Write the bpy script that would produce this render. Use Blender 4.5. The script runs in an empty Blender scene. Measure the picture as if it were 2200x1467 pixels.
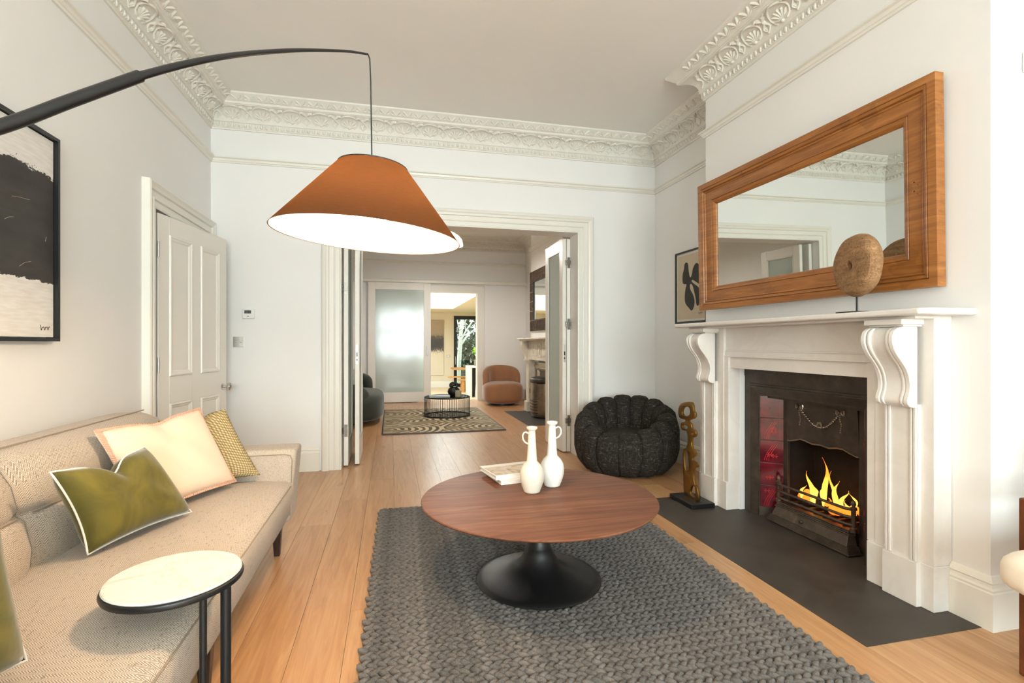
import bpy, math, random
from mathutils import Vector, Matrix
random.seed(7)
PI = math.pi
S = bpy.context.scene
COL = S.collection

# ---------------------------------------------------------------- camera, world, light, exposure
cam_d = bpy.data.cameras.new('camera'); cam = bpy.data.objects.new('camera', cam_d); COL.objects.link(cam)
cam_d.sensor_width = 36.0; cam_d.lens = 36.0 * 1094.0 / 2200.0; cam_d.shift_y = 4.5 / 2200.0
cam_d.clip_start = 0.05; cam_d.clip_end = 200
YAW = math.atan(260.0 / 1094.0)
cam.location = (0, 0, 1.12); cam.rotation_euler = (PI / 2, 0, -YAW)
S.camera = cam
S.view_settings.view_transform = 'Standard'; S.view_settings.look = 'None'
S.view_settings.gamma = 1.0; S.view_settings.use_curve_mapping = False
S.view_settings.exposure = 1.68
W = bpy.data.worlds.new('world'); S.world = W; W.use_nodes = True
bg = W.node_tree.nodes['Background']; bg.inputs[0].default_value = (0.80, 0.90, 1.0, 1); bg.inputs[1].default_value = 1.6

def area(name, loc, rot, sx, sy, power, col):
    d = bpy.data.lights.new(name, 'AREA'); d.shape = 'RECTANGLE'; d.size = sx; d.size_y = sy
    d.energy = power; d.color = col
    o = bpy.data.objects.new(name, d); COL.objects.link(o); o.location = loc; o.rotation_euler = rot
    return o
area('window_front_offscreen', (0.58, -3.82, 1.55), (PI / 2, 0, 0), 3.3, 2.3, 185, (0.90, 0.95, 1.0))
area('skylight_kitchen_offscreen', (0.655, 13.45, 3.2), (0, 0, 0), 2.4, 5.2, 120, (0.95, 0.98, 1.0))

# ---------------------------------------------------------------- mesh helpers
def lin(c):
    r = []
    for x in c[:3]:
        x = x / 255.0
        r.append(x / 12.92 if x <= 0.04045 else ((x + 0.055) / 1.055) ** 2.4)
    return (r[0], r[1], r[2], 1.0)

class MB:
    def __init__(s): s.v = []; s.f = []
    def add(s, vs, fs):
        n = len(s.v); s.v += [tuple(q) for q in vs]; s.f += [tuple(i + n for i in f) for f in fs]; return s
    def box(s, x0, x1, y0, y1, z0, z1):
        return s.add([(x0,y0,z0),(x1,y0,z0),(x1,y1,z0),(x0,y1,z0),(x0,y0,z1),(x1,y0,z1),(x1,y1,z1),(x0,y1,z1)],
              [(0,3,2,1),(4,5,6,7),(0,1,5,4),(1,2,6,5),(2,3,7,6),(3,0,4,7)])
    def prism(s, pts, h0, h1, fn):
        n = len(pts)
        s.add([fn(a, b, h0) for a, b in pts] + [fn(a, b, h1) for a, b in pts],
              [tuple(range(n))[::-1], tuple(range(n, 2 * n))] + [(i, (i+1) % n, n + (i+1) % n, n + i) for i in range(n)])
        return s
    def grid(s, nu, nv, fn, wu=False, wv=False, caps=False):
        vs = [fn(i / (nu if wu else nu - 1), j / (nv if wv else nv - 1)) for i in range(nu) for j in range(nv)]
        fs = []
        for i in range(nu if wu else nu - 1):
            for j in range(nv if wv else nv - 1):
                a = i * nv + j; b = ((i + 1) % nu) * nv + j
                c = ((i + 1) % nu) * nv + (j + 1) % nv; d = i * nv + (j + 1) % nv
                fs.append((a, b, c, d))
        if caps and wv:
            fs.append(tuple(range(nv))[::-1]); fs.append(tuple((nu - 1) * nv + j for j in range(nv)))
        return s.add(vs, fs)
    def lathe(s, prof, n=32, c=(0, 0, 0), fn=None):
        fn = fn or (lambda x, y, z: (x + c[0], y + c[1], z + c[2]))
        m = len(prof)
        def g(u, v):
            r, z = prof[min(m - 1, int(round(v * (m - 1))))]
            a = 2 * PI * u
            return fn(r * math.cos(a), r * math.sin(a), z)
        return s.grid(n, m, g, wu=True)
    def tube(s, pts, r, n=8, closed=False, flat=None):
        pts = [Vector(p) for p in pts]; m = len(pts)
        rs = r if isinstance(r, (list, tuple)) else [r] * m
        rings = []; prev = None
        for i, p in enumerate(pts):
            if closed: t = pts[(i + 1) % m] - pts[i - 1]
            else: t = pts[min(i + 1, m - 1)] - pts[max(i - 1, 0)]
            t.normalize()
            if prev is None:
                ref = Vector((0, 0, 1)) if abs(t.z) < 0.9 else Vector((1, 0, 0))
                nn = (ref - t * ref.dot(t)).normalized()
            else:
                nn = (prev - t * prev.dot(t)).normalized()
            prev = nn; bb = t.cross(nn)
            k = flat or 1.0
            rings.append([p + nn * (rs[i] * math.cos(2*PI*j/n)) + bb * (rs[i] * k * math.sin(2*PI*j/n)) for j in range(n)])
        vs = [q for ring in rings for q in ring]; fs = []
        for i in range(m if closed else m - 1):
            for j in range(n):
                a = i * n + j; b = i * n + (j+1) % n; c = ((i+1) % m) * n + (j+1) % n; d = ((i+1) % m) * n + j
                fs.append((a, b, c, d))
        if not closed:
            fs.append(tuple(range(n))[::-1]); fs.append(tuple((m-1) * n + j for j in range(n)))
        return s.add(vs, fs)
    def ell(s, c, ax, ay, az, nu=8, nv=6):
        c = Vector(c); ax = Vector(ax); ay = Vector(ay); az = Vector(az)
        def g(u, v):
            a = 2 * PI * u; b = PI * (v - 0.5)
            return c + ax * (math.cos(b) * math.cos(a)) + ay * (math.cos(b) * math.sin(a)) + az * math.sin(b)
        return s.grid(nu, nv, g, wu=True)
    def sblob(s, c, r, e1=0.5, e2=0.5, nu=32, nv=18, fn=None):
        sg = lambda x, e: math.copysign(abs(x) ** e, x)
        def g(u, v):
            a = 2 * PI * u; b = PI * (v - 0.5)
            p = (c[0] + r[0] * sg(math.cos(b), e1) * sg(math.cos(a), e2), c[1] + r[1] * sg(math.cos(b), e1) * sg(math.sin(a), e2), c[2] + r[2] * sg(math.sin(b), e1))
            return fn(*p) if fn else p
        return s.grid(nu, nv, g, wu=True)
    def xf(s, fn): s.v = [tuple(fn(*q)) for q in s.v]; return s

WM = {}
def empty(name, loc, rz=0):
    o = bpy.data.objects.new(name, None); COL.objects.link(o); o.empty_display_size = 0.1
    o.location = loc; o.rotation_euler = (0, 0, rz)
    WM[o.name] = Matrix.Translation(Vector(loc)) @ Matrix.Rotation(rz, 4, 'Z')
    return o
def tag(o, label, cat=None, group=None, kind=None):
    o['label'] = label
    if cat: o['category'] = cat
    if group: o['group'] = group
    if kind: o['kind'] = kind
    return o
def thing(name, loc, label, cat, rz=0, group=None): return tag(empty(name, loc, rz), label, cat, group)
def mesh(name, mb, material, smooth=None, M4=None):
    me = bpy.data.meshes.new(name)
    vs = mb.v
    if M4 is not None:
        inv = M4.inverted(); vs = [tuple(inv @ Vector(q)) for q in vs]
    me.from_pydata(vs, [], mb.f); me.validate()
    import bmesh
    bm = bmesh.new(); bm.from_mesh(me); bmesh.ops.remove_doubles(bm, verts=bm.verts, dist=1e-6)
    bmesh.ops.recalc_face_normals(bm, faces=bm.faces); bm.to_mesh(me); bm.free()
    if smooth:
        me.polygons.foreach_set('use_smooth', [True] * len(me.polygons)); me.set_sharp_from_angle(angle=math.radians(smooth))
    me.materials.append(material); me.update()
    return me
def part(name, mb, material, parent=None, smooth=None, bev=0, seg=2, sub=0, local=False, kind=None, label=None):
    """mesh object; vertices are given in world space unless local (then in the parent's own space)"""
    M4 = WM[parent.name] if (parent is not None and not local) else None
    me = mesh(name, mb, material, smooth, M4)
    o = bpy.data.objects.new(name, me); COL.objects.link(o)
    if parent is not None: o.parent = parent
    WM[o.name] = WM[parent.name] if parent is not None else Matrix.Identity(4)
    if bev:
        m = o.modifiers.new('bevel', 'BEVEL'); m.width = bev; m.segments = seg; m.limit_method = 'ANGLE'; m.angle_limit = math.radians(35)
    if sub:
        m = o.modifiers.new('sub', 'SUBSURF'); m.levels = sub; m.render_levels = sub
    if kind: o['kind'] = kind
    if label: o['label'] = label
    return o
def inst(src, loc, parent=None, rz=0, scale=None):
    o = src.copy(); COL.objects.link(o); o.location = loc; o.rotation_euler = (0, 0, rz)
    if scale: o.scale = scale
    o.parent = parent if parent is not None else src.parent
    WM[o.name] = WM.get(src.name, Matrix.Identity(4))
    return o
def struct(name, mb, material, label, cat, **kw):
    return tag(part(name, mb, material, **kw), label, cat, kind='structure')
def outline_mesh(outer, holes, depth, bevel, fn, smooth=None):
    """extruded flat shape with holes, mapped through fn(a, b, h)"""
    cu = bpy.data.curves.new('outline', 'CURVE'); cu.dimensions = '2D'; cu.fill_mode = 'BOTH'; cu.extrude = depth; cu.bevel_depth = bevel; cu.bevel_resolution = 1
    for ring in [outer] + holes:
        sp = cu.splines.new('POLY'); sp.points.add(len(ring) - 1)
        for p, q in zip(sp.points, ring): p.co = (q[0], q[1], 0, 1)
        sp.use_cyclic_u = True
    o = bpy.data.objects.new('outline', cu); COL.objects.link(o)
    dg = bpy.context.evaluated_depsgraph_get(); dg.update()
    me = bpy.data.meshes.new_from_object(o.evaluated_get(dg))
    mb = MB(); mb.add([fn(*v.co) for v in me.vertices], [tuple(p.vertices) for p in me.polygons])
    bpy.data.objects.remove(o); bpy.data.curves.remove(cu); bpy.data.meshes.remove(me)
    return mb
def smooth_ring(pts, k=2):
    for _ in range(k):
        out = []
        n = len(pts)
        for i in range(n):
            a = pts[i]; b = pts[(i + 1) % n]
            out.append((a[0]*.75 + b[0]*.25, a[1]*.75 + b[1]*.25)); out.append((a[0]*.25 + b[0]*.75, a[1]*.25 + b[1]*.75))
        pts = out
    return pts

# ---------------------------------------------------------------- materials
class NT:
    def __init__(s, name):
        s.m = bpy.data.materials.new(name); s.m.use_nodes = True; s.t = s.m.node_tree; s.n = s.t.nodes
        s.b = s.n['Principled BSDF']; s.out = s.n['Material Output']; s._co = None
    def node(s, typ, **kw):
        o = s.n.new(typ)
        for k, v in kw.items(): setattr(o, k, v)
        return o
    def lk(s, a, b): s.t.links.new(a, b)
    def inp(s, sock, v):
        if hasattr(v, 'links') or hasattr(v, 'is_linked'): s.lk(v, sock)
        else: sock.default_value = v
    def co(s):
        if not s._co: s._co = s.node('ShaderNodeTexCoord')
        return s._co.outputs['Object']
    def mapping(s, scale, src=None, loc=(0, 0, 0), rot=(0, 0, 0)):
        m = s.node('ShaderNodeMapping'); m.inputs['Scale'].default_value = scale; m.inputs['Rotation'].default_value = rot
        s.inp(m.inputs['Location'], loc); s.lk(src or s.co(), m.inputs['Vector']); return m.outputs[0]
    def noise(s, vec, scale, detail=3, rough=.5, dist=0):
        n = s.node('ShaderNodeTexNoise'); n.inputs['Scale'].default_value = scale; n.inputs['Detail'].default_value = detail
        n.inputs['Roughness'].default_value = rough; n.inputs['Distortion'].default_value = dist; s.lk(vec, n.inputs['Vector']); return n.outputs[0]
    def ramp(s, fac, stops):
        r = s.node('ShaderNodeValToRGB'); e = r.color_ramp.elements
        while len(e) < len(stops): e.new(0.5)
        for x, (p, c) in zip(e, stops): x.position = p; x.color = c
        s.lk(fac, r.inputs[0]); return r.outputs[0]
    def math(s, op, a, b=0.0, c=0.0):
        m = s.node('ShaderNodeMath', operation=op); s.inp(m.inputs[0], a); s.inp(m.inputs[1], b); s.inp(m.inputs[2], c); return m.outputs[0]
    def mix(s, f, a, b, mode='MIX'):
        m = s.node('ShaderNodeMix', data_type='RGBA', blend_type=mode); s.inp(m.inputs[0], f); s.inp(m.inputs[6], a); s.inp(m.inputs[7], b); return m.outputs[2]
    def sep(s, vec=None):
        n = s.node('ShaderNodeSeparateXYZ'); s.lk(vec or s.co(), n.inputs[0]); return n.outputs
    def bump(s, h, strength=.3, dist=.01):
        b = s.node('ShaderNodeBump'); b.inputs['Strength'].default_value = strength; b.inputs['Distance'].default_value = dist
        s.lk(h, b.inputs['Height']); s.lk(b.outputs[0], s.b.inputs['Normal'])
    def rnd(s): return s.node('ShaderNodeObjectInfo').outputs['Random']
    def set(s, **kw):
        nm = dict(col='Base Color', rough='Roughness', metal='Metallic', sheen='Sheen Weight', trans='Transmission Weight', coat='Coat Weight', ior='IOR', spec='Specular IOR Level', em='Emission Color', es='Emission Strength', sr='Sheen Roughness', cr='Coat Roughness', alpha='Alpha')
        for k, v in kw.items(): s.inp(s.b.inputs[nm[k]], v)
        return s

def plain(name, c, rough=.5, metal=0, var=.04, vs=6, bump=0, bs=60, **kw):
    t = NT(name); a = lin(c); n = t.noise(t.co(), vs, 4)
    lo = tuple(x * (1 - var) for x in a[:3]) + (1,); hi = tuple(min(1, x * (1 + var)) for x in a[:3]) + (1,)
    t.set(col=t.ramp(n, [(.3, lo), (.7, hi)]), rough=rough, metal=metal, **kw)
    if bump: t.bump(t.noise(t.co(), bs, 5), bump, .004)
    return t.m
MT = {}
MT['wall'] = plain('wall_paint', (240, 238, 235), .62, var=.012, vs=2, bump=.04, bs=220)
MT['ceil'] = plain('ceiling_paint', (246, 243, 238), .75, var=.012, vs=2)
MT['trim'] = plain('cream_gloss_paint', (236, 232, 222), .32, var=.012, vs=3)
MT['plaster'] = plain('plaster_cornice_paint', (234, 230, 220), .6, var=.03, vs=14, bump=.15, bs=90)
MT['door'] = plain('door_paint', (236, 231, 222), .35, var=.012, vs=3)
MT['white'] = plain('white_plastic', (236, 235, 232), .3, var=.01)
MT['kwall'] = plain('kitchen_wall_paint', (226, 214, 190), .6, var=.012)
MT['chrome'] = plain('brushed_steel', (206, 202, 196), .3, 1, var=.05)
MT['dark_metal'] = plain('dark_steel', (60, 56, 52), .3, 1, var=.05)
MT['black'] = plain('black_powder_coat', (22, 23, 25), .38, var=.1, vs=30)
MT['blackmatt'] = plain('black_satin_metal', (19, 19, 20), .42, var=.1, vs=20)
MT['wire'] = plain('black_wire', (14, 14, 15), .45)
MT['dwood'] = plain('dark_stained_wood', (52, 34, 24), .4, var=.2, vs=20)
MT['mirror'] = plain('mirror_silver', (232, 236, 232), .015, 1, var=.005)
MT['bronze'] = plain('brushed_bronze', (150, 118, 66), .36, 1, var=.12, vs=18, bump=.05, bs=80)
MT['ceramic'] = plain('matt_white_ceramic', (236, 233, 226), .42, var=.02, vs=10, bump=.06, bs=40)
MT['ceramic2'] = plain('matt_bone_ceramic', (222, 216, 202), .42, var=.03, vs=10, bump=.08, bs=40)
MT['paper'] = plain('page_edges', (232, 226, 214), .8, var=.06, vs=200)
MT['cover'] = plain('white_book_cloth', (236, 233, 228), .35, var=.02)
MT['cushionw'] = plain('cream_cotton', (238, 226, 206), .85, var=.04, vs=8, bump=.25, bs=14, sheen=.2)
MT['teak'] = plain('warm_teak', (104, 58, 30), .38, var=.18, vs=24)
MT['oaktable'] = plain('pale_oak_furniture', (196, 140, 76), .5, var=.12, vs=18)
MT['greensofa'] = plain('bottle_green_velvet', (50, 55, 46), .85, var=.08, vs=7, sheen=.25, sr=.4)
MT['tan'] = plain('tan_velvet', (146, 100, 66), .75, var=.07, vs=6, sheen=.5, sr=.4)
MT['candle'] = plain('frosted_candle_glass', (196, 182, 150), .25, var=.04)
MT['sooty'] = plain('sooty_firebrick', (26, 22, 19), .95, var=.5, vs=16, bump=.5, bs=30)
MT['signature'] = plain('pencil_signature', (52, 50, 48), .7)
MT['darkscreen'] = plain('grey_lcd', (96, 100, 96), .25)
MT['hinge'] = plain('satin_hinge_steel', (132, 126, 118), .3, 1, var=.05)

def m_oak():
    t = NT('pale_oak_boards'); r = t.rnd()
    off = t.node('ShaderNodeCombineXYZ'); t.lk(t.math('MULTIPLY', r, 37.0), off.inputs[1]); t.lk(t.math('MULTIPLY', r, 11.0), off.inputs[0])
    v = t.mapping((16, 1.0, 1), loc=off.outputs[0])
    n1 = t.noise(v, 1.6, 6, .6, 1.6)
    v2 = t.mapping((120, 2.2, 1), loc=off.outputs[0]); n2 = t.noise(v2, 1.4, 3, .5)
    c = t.ramp(n1, [(.28, lin((178, 130, 88))), (.5, lin((202, 154, 108))), (.75, lin((216, 174, 128)))])
    c = t.mix(t.math('MULTIPLY', n2, .22), c, lin((148, 102, 62)))
    kn = t.noise(t.mapping((5, 2.2, 1), loc=off.outputs[0]), 1.5, 1)
    c = t.mix(t.math('MULTIPLY', t.math('GREATER_THAN', kn, .73), .35), c, lin((120, 80, 50)))
    c = t.mix(.16, c, t.ramp(r, [(0, lin((150, 106, 70))), (1, lin((226, 188, 146)))]))
    t.set(col=c, rough=t.math('MULTIPLY_ADD', n2, .10, .25)); t.bump(n2, .012, .001); return t.m
def m_walnut():
    t = NT('walnut_veneer'); v = t.mapping((1.3, 22, 6), rot=(0, 0, .42))
    n = t.noise(v, 1.5, 6, .62, 1.2); n2 = t.noise(t.mapping((3, 120, 20), rot=(0, 0, .42)), 1.5, 2)
    c = t.ramp(n, [(.25, lin((84, 52, 36))), (.5, lin((116, 74, 53))), (.75, lin((144, 98, 73)))])
    c = t.mix(t.math('MULTIPLY', n2, .3), c, lin((84, 50, 34)))
    t.set(col=c, rough=.48, spec=.22); return t.m
def m_pine():
    t = NT('honey_pine'); n = t.noise(t.mapping((6, 2.5, 40)), 1.3, 5, .6, .8); n3 = t.noise(t.co(), 5, 3)
    c = t.ramp(n, [(.25, lin((126, 76, 32))), (.55, lin((164, 104, 48))), (.8, lin((186, 126, 66)))])
    c = t.mix(t.math('MULTIPLY', t.math('GREATER_THAN', n3, .62), .25), c, lin((92, 52, 24)))
    t.set(col=c, rough=.4, coat=.1); t.bump(n, .1, .003); return t.m
def m_oldwood():
    t = NT('weathered_wheel_wood'); n = t.noise(t.mapping((20, 3, 30)), 1.4, 6, .7, .6)
    w = t.node('ShaderNodeTexVoronoi'); w.feature = 'DISTANCE_TO_EDGE'; w.inputs['Scale'].default_value = 7
    wn = t.node('ShaderNodeVectorMath', operation='ADD'); t.lk(t.mapping((1, 1, 2.2)), wn.inputs[0]); t.lk(t.node('ShaderNodeTexNoise').outputs[1], wn.inputs[1]); t.lk(wn.outputs[0], w.inputs['Vector'])
    c = t.ramp(n, [(.25, lin((118, 84, 54))), (.55, lin((166, 126, 86))), (.8, lin((194, 156, 114)))])
    c = t.mix(t.ramp(w.outputs[0], [(0, (.8, .8, .8, 1)), (.03, (0, 0, 0, 1))]), c, lin((52, 34, 22)))
    t.set(col=c, rough=.85); t.bump(t.math('ADD', n, t.math('MINIMUM', t.math('MULTIPLY', w.outputs[0], 10), 1)), .5, .006); return t.m
def m_marble(name, a, b, sc=5, amt=.5, rough=.3, vein=(.47, .5, .53)):
    t = NT(name); n = t.noise(t.co(), sc, 7, .62, 1.4); n2 = t.noise(t.co(), sc * 3, 5, .6)
    c = t.mix(t.math('MULTIPLY', t.ramp(n, [(vein[0], (0,0,0,1)), (vein[1], (1,1,1,1)), (vein[2], (0,0,0,1))]), amt), lin(a), lin(b))
    c = t.mix(t.math('MULTIPLY', n2, .16), c, lin(b)); t.set(col=c, rough=rough); t.bump(n2, .04, .003); return t.m
def m_slate():
    t = NT('hearth_slate'); n = t.noise(t.co(), 4, 7, .65); n2 = t.noise(t.co(), 60, 3)
    t.set(col=t.ramp(n, [(.3, lin((52, 47, 42))), (.7, lin((76, 69, 61)))]), rough=t.math('MULTIPLY_ADD', n, .25, .42)); t.bump(n2, .12, .003); return t.m
def m_iron():
    t = NT('cast_iron'); n = t.noise(t.co(), 12, 6, .65); n2 = t.noise(t.co(), 90, 3)
    t.set(col=t.ramp(n, [(.3, lin((56, 49, 43))), (.6, lin((76, 66, 58))), (.8, lin((102, 88, 76)))]), metal=.35, rough=.42); t.bump(n2, .2, .002); return t.m
def m_grate():
    t = NT('worn_grate_iron'); n = t.noise(t.co(), 18, 6, .65)
    t.set(col=t.ramp(n, [(.3, lin((70, 61, 54))), (.6, lin((98, 84, 72))), (.8, lin((130, 110, 92)))]), metal=.45, rough=.38); t.bump(t.noise(t.co(), 90, 3), .2, .002); return t.m
def m_redtile():
    t = NT('oxblood_glazed_tile'); n = t.noise(t.co(), 14, 5, .6)
    t.set(col=t.ramp(n, [(.3, lin((64, 4, 18))), (.7, lin((116, 10, 34)))]), rough=.1, coat=.6, cr=.05); t.bump(n, .15, .004); return t.m
def m_herring():
    t = NT('oatmeal_herringbone'); x, y, z = t.sep()
    band = t.math('PINGPONG', t.math('MULTIPLY', y, 1.0), .011)
    v = t.math('ADD', t.math('ADD', x, z), band)
    st = t.math('PINGPONG', v, .0026); st = t.math('DIVIDE', st, .0026)
    n = t.noise(t.co(), 420, 3, .7); n2 = t.noise(t.mapping((260, 40, 260)), 1.0, 3); n3 = t.noise(t.co(), 5, 3)
    f = t.math('ADD', t.math('MULTIPLY', st, .55), t.math('MULTIPLY', n, .62))
    c = t.ramp(f, [(.3, lin((100, 89, 80))), (.52, lin((180, 165, 149))), (.8, lin((222, 208, 190)))])
    c = t.mix(t.math('MULTIPLY', t.math('LESS_THAN', n2, .36), .5), c, lin((106, 92, 82)))
    c = t.mix(t.math('MULTIPLY', n3, .1), c, lin((160, 146, 134)))
    t.set(col=c, rough=.95, sheen=.15); t.bump(f, .5, .0025); return t.m
def m_boucle(name, a, b, c2, sc=1.0, bump=.5):
    t = NT(name); n1 = t.noise(t.mapping((60 * sc, 60 * sc, 420 * sc)), 1, 3, .6); n2 = t.noise(t.mapping((420 * sc, 420 * sc, 50 * sc)), 1, 3, .6); n3 = t.noise(t.co(), 30 * sc, 3)
    f = t.math('MAXIMUM', n1, n2)
    c = t.ramp(f, [(.45, lin(a)), (.62, lin(b)), (.76, lin(c2))]); c = t.mix(t.math('MULTIPLY', n3, .3), c, lin(a))
    t.set(col=c, rough=.95, spec=.2); t.bump(f, bump, .004); return t.m
def m_velvet(name, a, b):
    t = NT(name); n = t.noise(t.co(), 7, 4, .6, .8)
    c = t.ramp(n, [(.3, lin(a)), (.72, lin(b))])
    t.set(col=c, rough=.75, sheen=.5, sr=.35); t.bump(t.noise(t.co(), 11, 3), .3, .012); return t.m
def m_weave():
    t = NT('gold_basket_weave'); x, y, z = t.sep(); k = 0.0052
    a = t.math('DIVIDE', t.math('PINGPONG', t.math('ADD', y, t.math('MULTIPLY', x, .35)), k), k); b = t.math('DIVIDE', t.math('PINGPONG', t.math('ADD', z, t.math('MULTIPLY', x, .4)), k), k)
    n = t.noise(t.co(), 160, 3); h = t.math('MULTIPLY', a, b)
    c = t.ramp(t.math('MULTIPLY_ADD', n, .35, h), [(.12, lin((104, 84, 48))), (.4, lin((168, 148, 104))), (.85, lin((208, 192, 150)))])
    t.set(col=c, rough=.8); t.bump(h, .6, .003); return t.m
def m_wool(name, a, b):
    t = NT(name); r = t.rnd(); n = t.noise(t.co(), 26, 3); n2 = t.noise(t.mapping((380, 160, 300)), 1, 3, .7)
    f = t.math('ADD', t.math('MULTIPLY', n, .5), t.math('MULTIPLY', n2, .5))
    t.set(col=t.ramp(f, [(.32, lin(a)), (.68, lin(b))]), rough=.98, sheen=.1); t.bump(n2, .6, .004); return t.m
def m_shade(name, c, tr, ts):
    t = NT(name); n = t.noise(t.mapping((40, 40, 500)), 1, 3)
    col = t.mix(t.math('MULTIPLY', n, .5), lin(c), tuple(x * .55 for x in lin(c)[:3]) + (1,))
    d = t.node('ShaderNodeBsdfDiffuse'); t.lk(col, d.inputs[0]); tl = t.node('ShaderNodeBsdfTranslucent'); t.lk(t.mix(t.math('MULTIPLY', n, .5), lin(tr), tuple(x * .6 for x in lin(tr)[:3]) + (1,)), tl.inputs[0])
    mx = t.node('ShaderNodeMixShader'); mx.inputs[0].default_value = ts; t.lk(d.outputs[0], mx.inputs[1]); t.lk(tl.outputs[0], mx.inputs[2]); t.lk(mx.outputs[0], t.out.inputs[0]); return t.m
def m_frost(name, c, tr=.5):
    t = NT(name); n = t.noise(t.co(), 3, 2)
    d = t.node('ShaderNodeBsdfDiffuse'); t.lk(t.ramp(n, [(0, lin(c)), (1, tuple(x * .97 for x in lin(c)[:3]) + (1,))]), d.inputs[0])
    tl = t.node('ShaderNodeBsdfTranslucent'); tl.inputs[0].default_value = lin(c)
    mx = t.node('ShaderNodeMixShader'); mx.inputs[0].default_value = tr; t.lk(d.outputs[0], mx.inputs[1]); t.lk(tl.outputs[0], mx.inputs[2])
    g = t.node('ShaderNodeBsdfGlossy'); g.inputs['Roughness'].default_value = .12
    m2 = t.node('ShaderNodeMixShader'); m2.inputs[0].default_value = .1; t.lk(mx.outputs[0], m2.inputs[1]); t.lk(g.outputs[0], m2.inputs[2]); t.lk(m2.outputs[0], t.out.inputs[0]); return t.m
def m_glass(name, c=(255, 255, 255), g=.08):
    t = NT(name); n = t.noise(t.co(), 2, 2); a = t.node('ShaderNodeBsdfTransparent'); t.lk(t.ramp(n, [(0, lin(c)), (1, tuple(x * .98 for x in lin(c)[:3]) + (1,))]), a.inputs[0])
    b = t.node('ShaderNodeBsdfGlossy'); b.inputs['Roughness'].default_value = .02
    m = t.node('ShaderNodeMixShader'); m.inputs[0].default_value = g; t.lk(a.outputs[0], m.inputs[1]); t.lk(b.outputs[0], m.inputs[2]); t.lk(m.outputs[0], t.out.inputs[0]); return t.m
def m_flame():
    t = NT('flame'); n = t.noise(t.mapping((1, 1, .5)), 34, 3); z = t.math('DIVIDE', t.sep()[2], .30)
    f = t.math('ADD', t.math('MULTIPLY', z, .75), t.math('MULTIPLY_ADD', n, .5, -.1))
    e = t.node('ShaderNodeEmission'); t.lk(t.ramp(f, [(.12, (1, .50, .09, 1)), (.42, (1, .40, .05, 1)), (.8, (.9, .17, .012, 1))]), e.inputs[0]); e.inputs[1].default_value = .95; t.lk(e.outputs[0], t.out.inputs[0]); return t.m
def m_emit(name, stops, axis=2, z0=0, z1=1, strength=10):
    t = NT(name); c = t.sep()[axis]; f = t.math('DIVIDE', t.math('SUBTRACT', c, z0), z1 - z0); n = t.noise(t.co(), 25, 3)
    f = t.math('ADD', f, t.math('MULTIPLY_ADD', n, .3, -.15))
    e = t.node('ShaderNodeEmission'); t.lk(t.ramp(f, stops), e.inputs[0]); e.inputs[1].default_value = strength; t.lk(e.outputs[0], t.out.inputs[0]); return t.m
def m_band():
    t = NT('painted_canvas'); x, y, z = t.sep(); n = t.noise(t.mapping((30, 14, 30)), 1.6, 7, .75); n2 = t.noise(t.mapping((5, 3, 9)), 1, 4); n3 = t.noise(t.mapping((60, 8, 60)), 1.4, 4)
    up = t.math('ADD', z, t.math('MULTIPLY_ADD', n, .14, -.07)); up = t.math('ADD', up, t.math('MULTIPLY_ADD', n2, .10, -.05))
    lo = t.math('ADD', z, t.math('MULTIPLY_ADD', n, .05, -.025)); lo = t.math('ADD', lo, t.math('MULTIPLY_ADD', n2, .06, -.03))
    f = t.math('MULTIPLY', t.math('LESS_THAN', up, .72), t.math('GREATER_THAN', lo, .255))
    dk = t.ramp(n2, [(.3, lin((56, 52, 49))), (.6, lin((70, 67, 64))), (.75, lin((66, 54, 42)))])
    lt = t.ramp(n3, [(.3, lin((226, 220, 212))), (.7, lin((240, 236, 230)))])
    t.set(col=t.mix(f, lt, dk), rough=.7); t.bump(n, .3, .004); return t.m
def m_band2():
    t = NT('kitchen_canvas'); x, y, z = t.sep(); n = t.noise(t.mapping((30, 4, 6)), 1.4, 6, .7)
    zz = t.math('ADD', z, t.math('MULTIPLY_ADD', n, .7, -.35))
    t.set(col=t.ramp(t.math('DIVIDE', zz, 2.0), [(.4, lin((224, 212, 190))), (.44, lin((110, 104, 100))), (.48, lin((70, 70, 72))), (.66, lin((82, 80, 80))), (.72, lin((166, 148, 126))), (.95, lin((178, 158, 134)))]), rough=.7); return t.m
def m_farrug():
    t = NT('swirl_pattern_pile'); x, y, z = t.sep(); L = lin
    yy = t.math('PINGPONG', t.math('ADD', y, 20.09), .37)
    xx = t.math('PINGPONG', t.math('ADD', x, 20.0), .74)
    wob = t.math('MULTIPLY', t.noise(t.co(), 6, 2), .05)
    d = t.math('POWER', t.math('ADD', t.math('POWER', t.math('MULTIPLY', xx, .8), 2.0), t.math('POWER', yy, 2.0)), .5)
    r = t.math('ADD', d, wob)
    st = t.math('DIVIDE', t.math('PINGPONG', r, .036), .036)
    thin = t.math('DIVIDE', t.math('PINGPONG', t.math('ADD', y, wob), .016), .016)
    sel = t.math('GREATER_THAN', t.noise(t.mapping((1.6, 4.2, 1)), 1.5, 1), .46)
    c1 = t.mix(t.math('GREATER_THAN', st, .5), L((92, 80, 60)), L((206, 190, 160)))
    c2 = t.mix(t.math('MULTIPLY', thin, .6), L((150, 134, 106)), L((116, 102, 78)))
    t.set(col=t.mix(sel, c2, c1), rough=.95); t.bump(st, .5, .006); return t.m
def m_greek():
    t = NT('black_white_key_pattern'); x, y, z = t.sep(); n = t.math('PINGPONG', t.math('ADD', t.math('PINGPONG', y, .06), t.math('PINGPONG', z, .06)), .012)
    t.set(col=t.mix(t.math('GREATER_THAN', n, .006), lin((22, 22, 22)), lin((226, 222, 214))), rough=.9); return t.m
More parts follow.
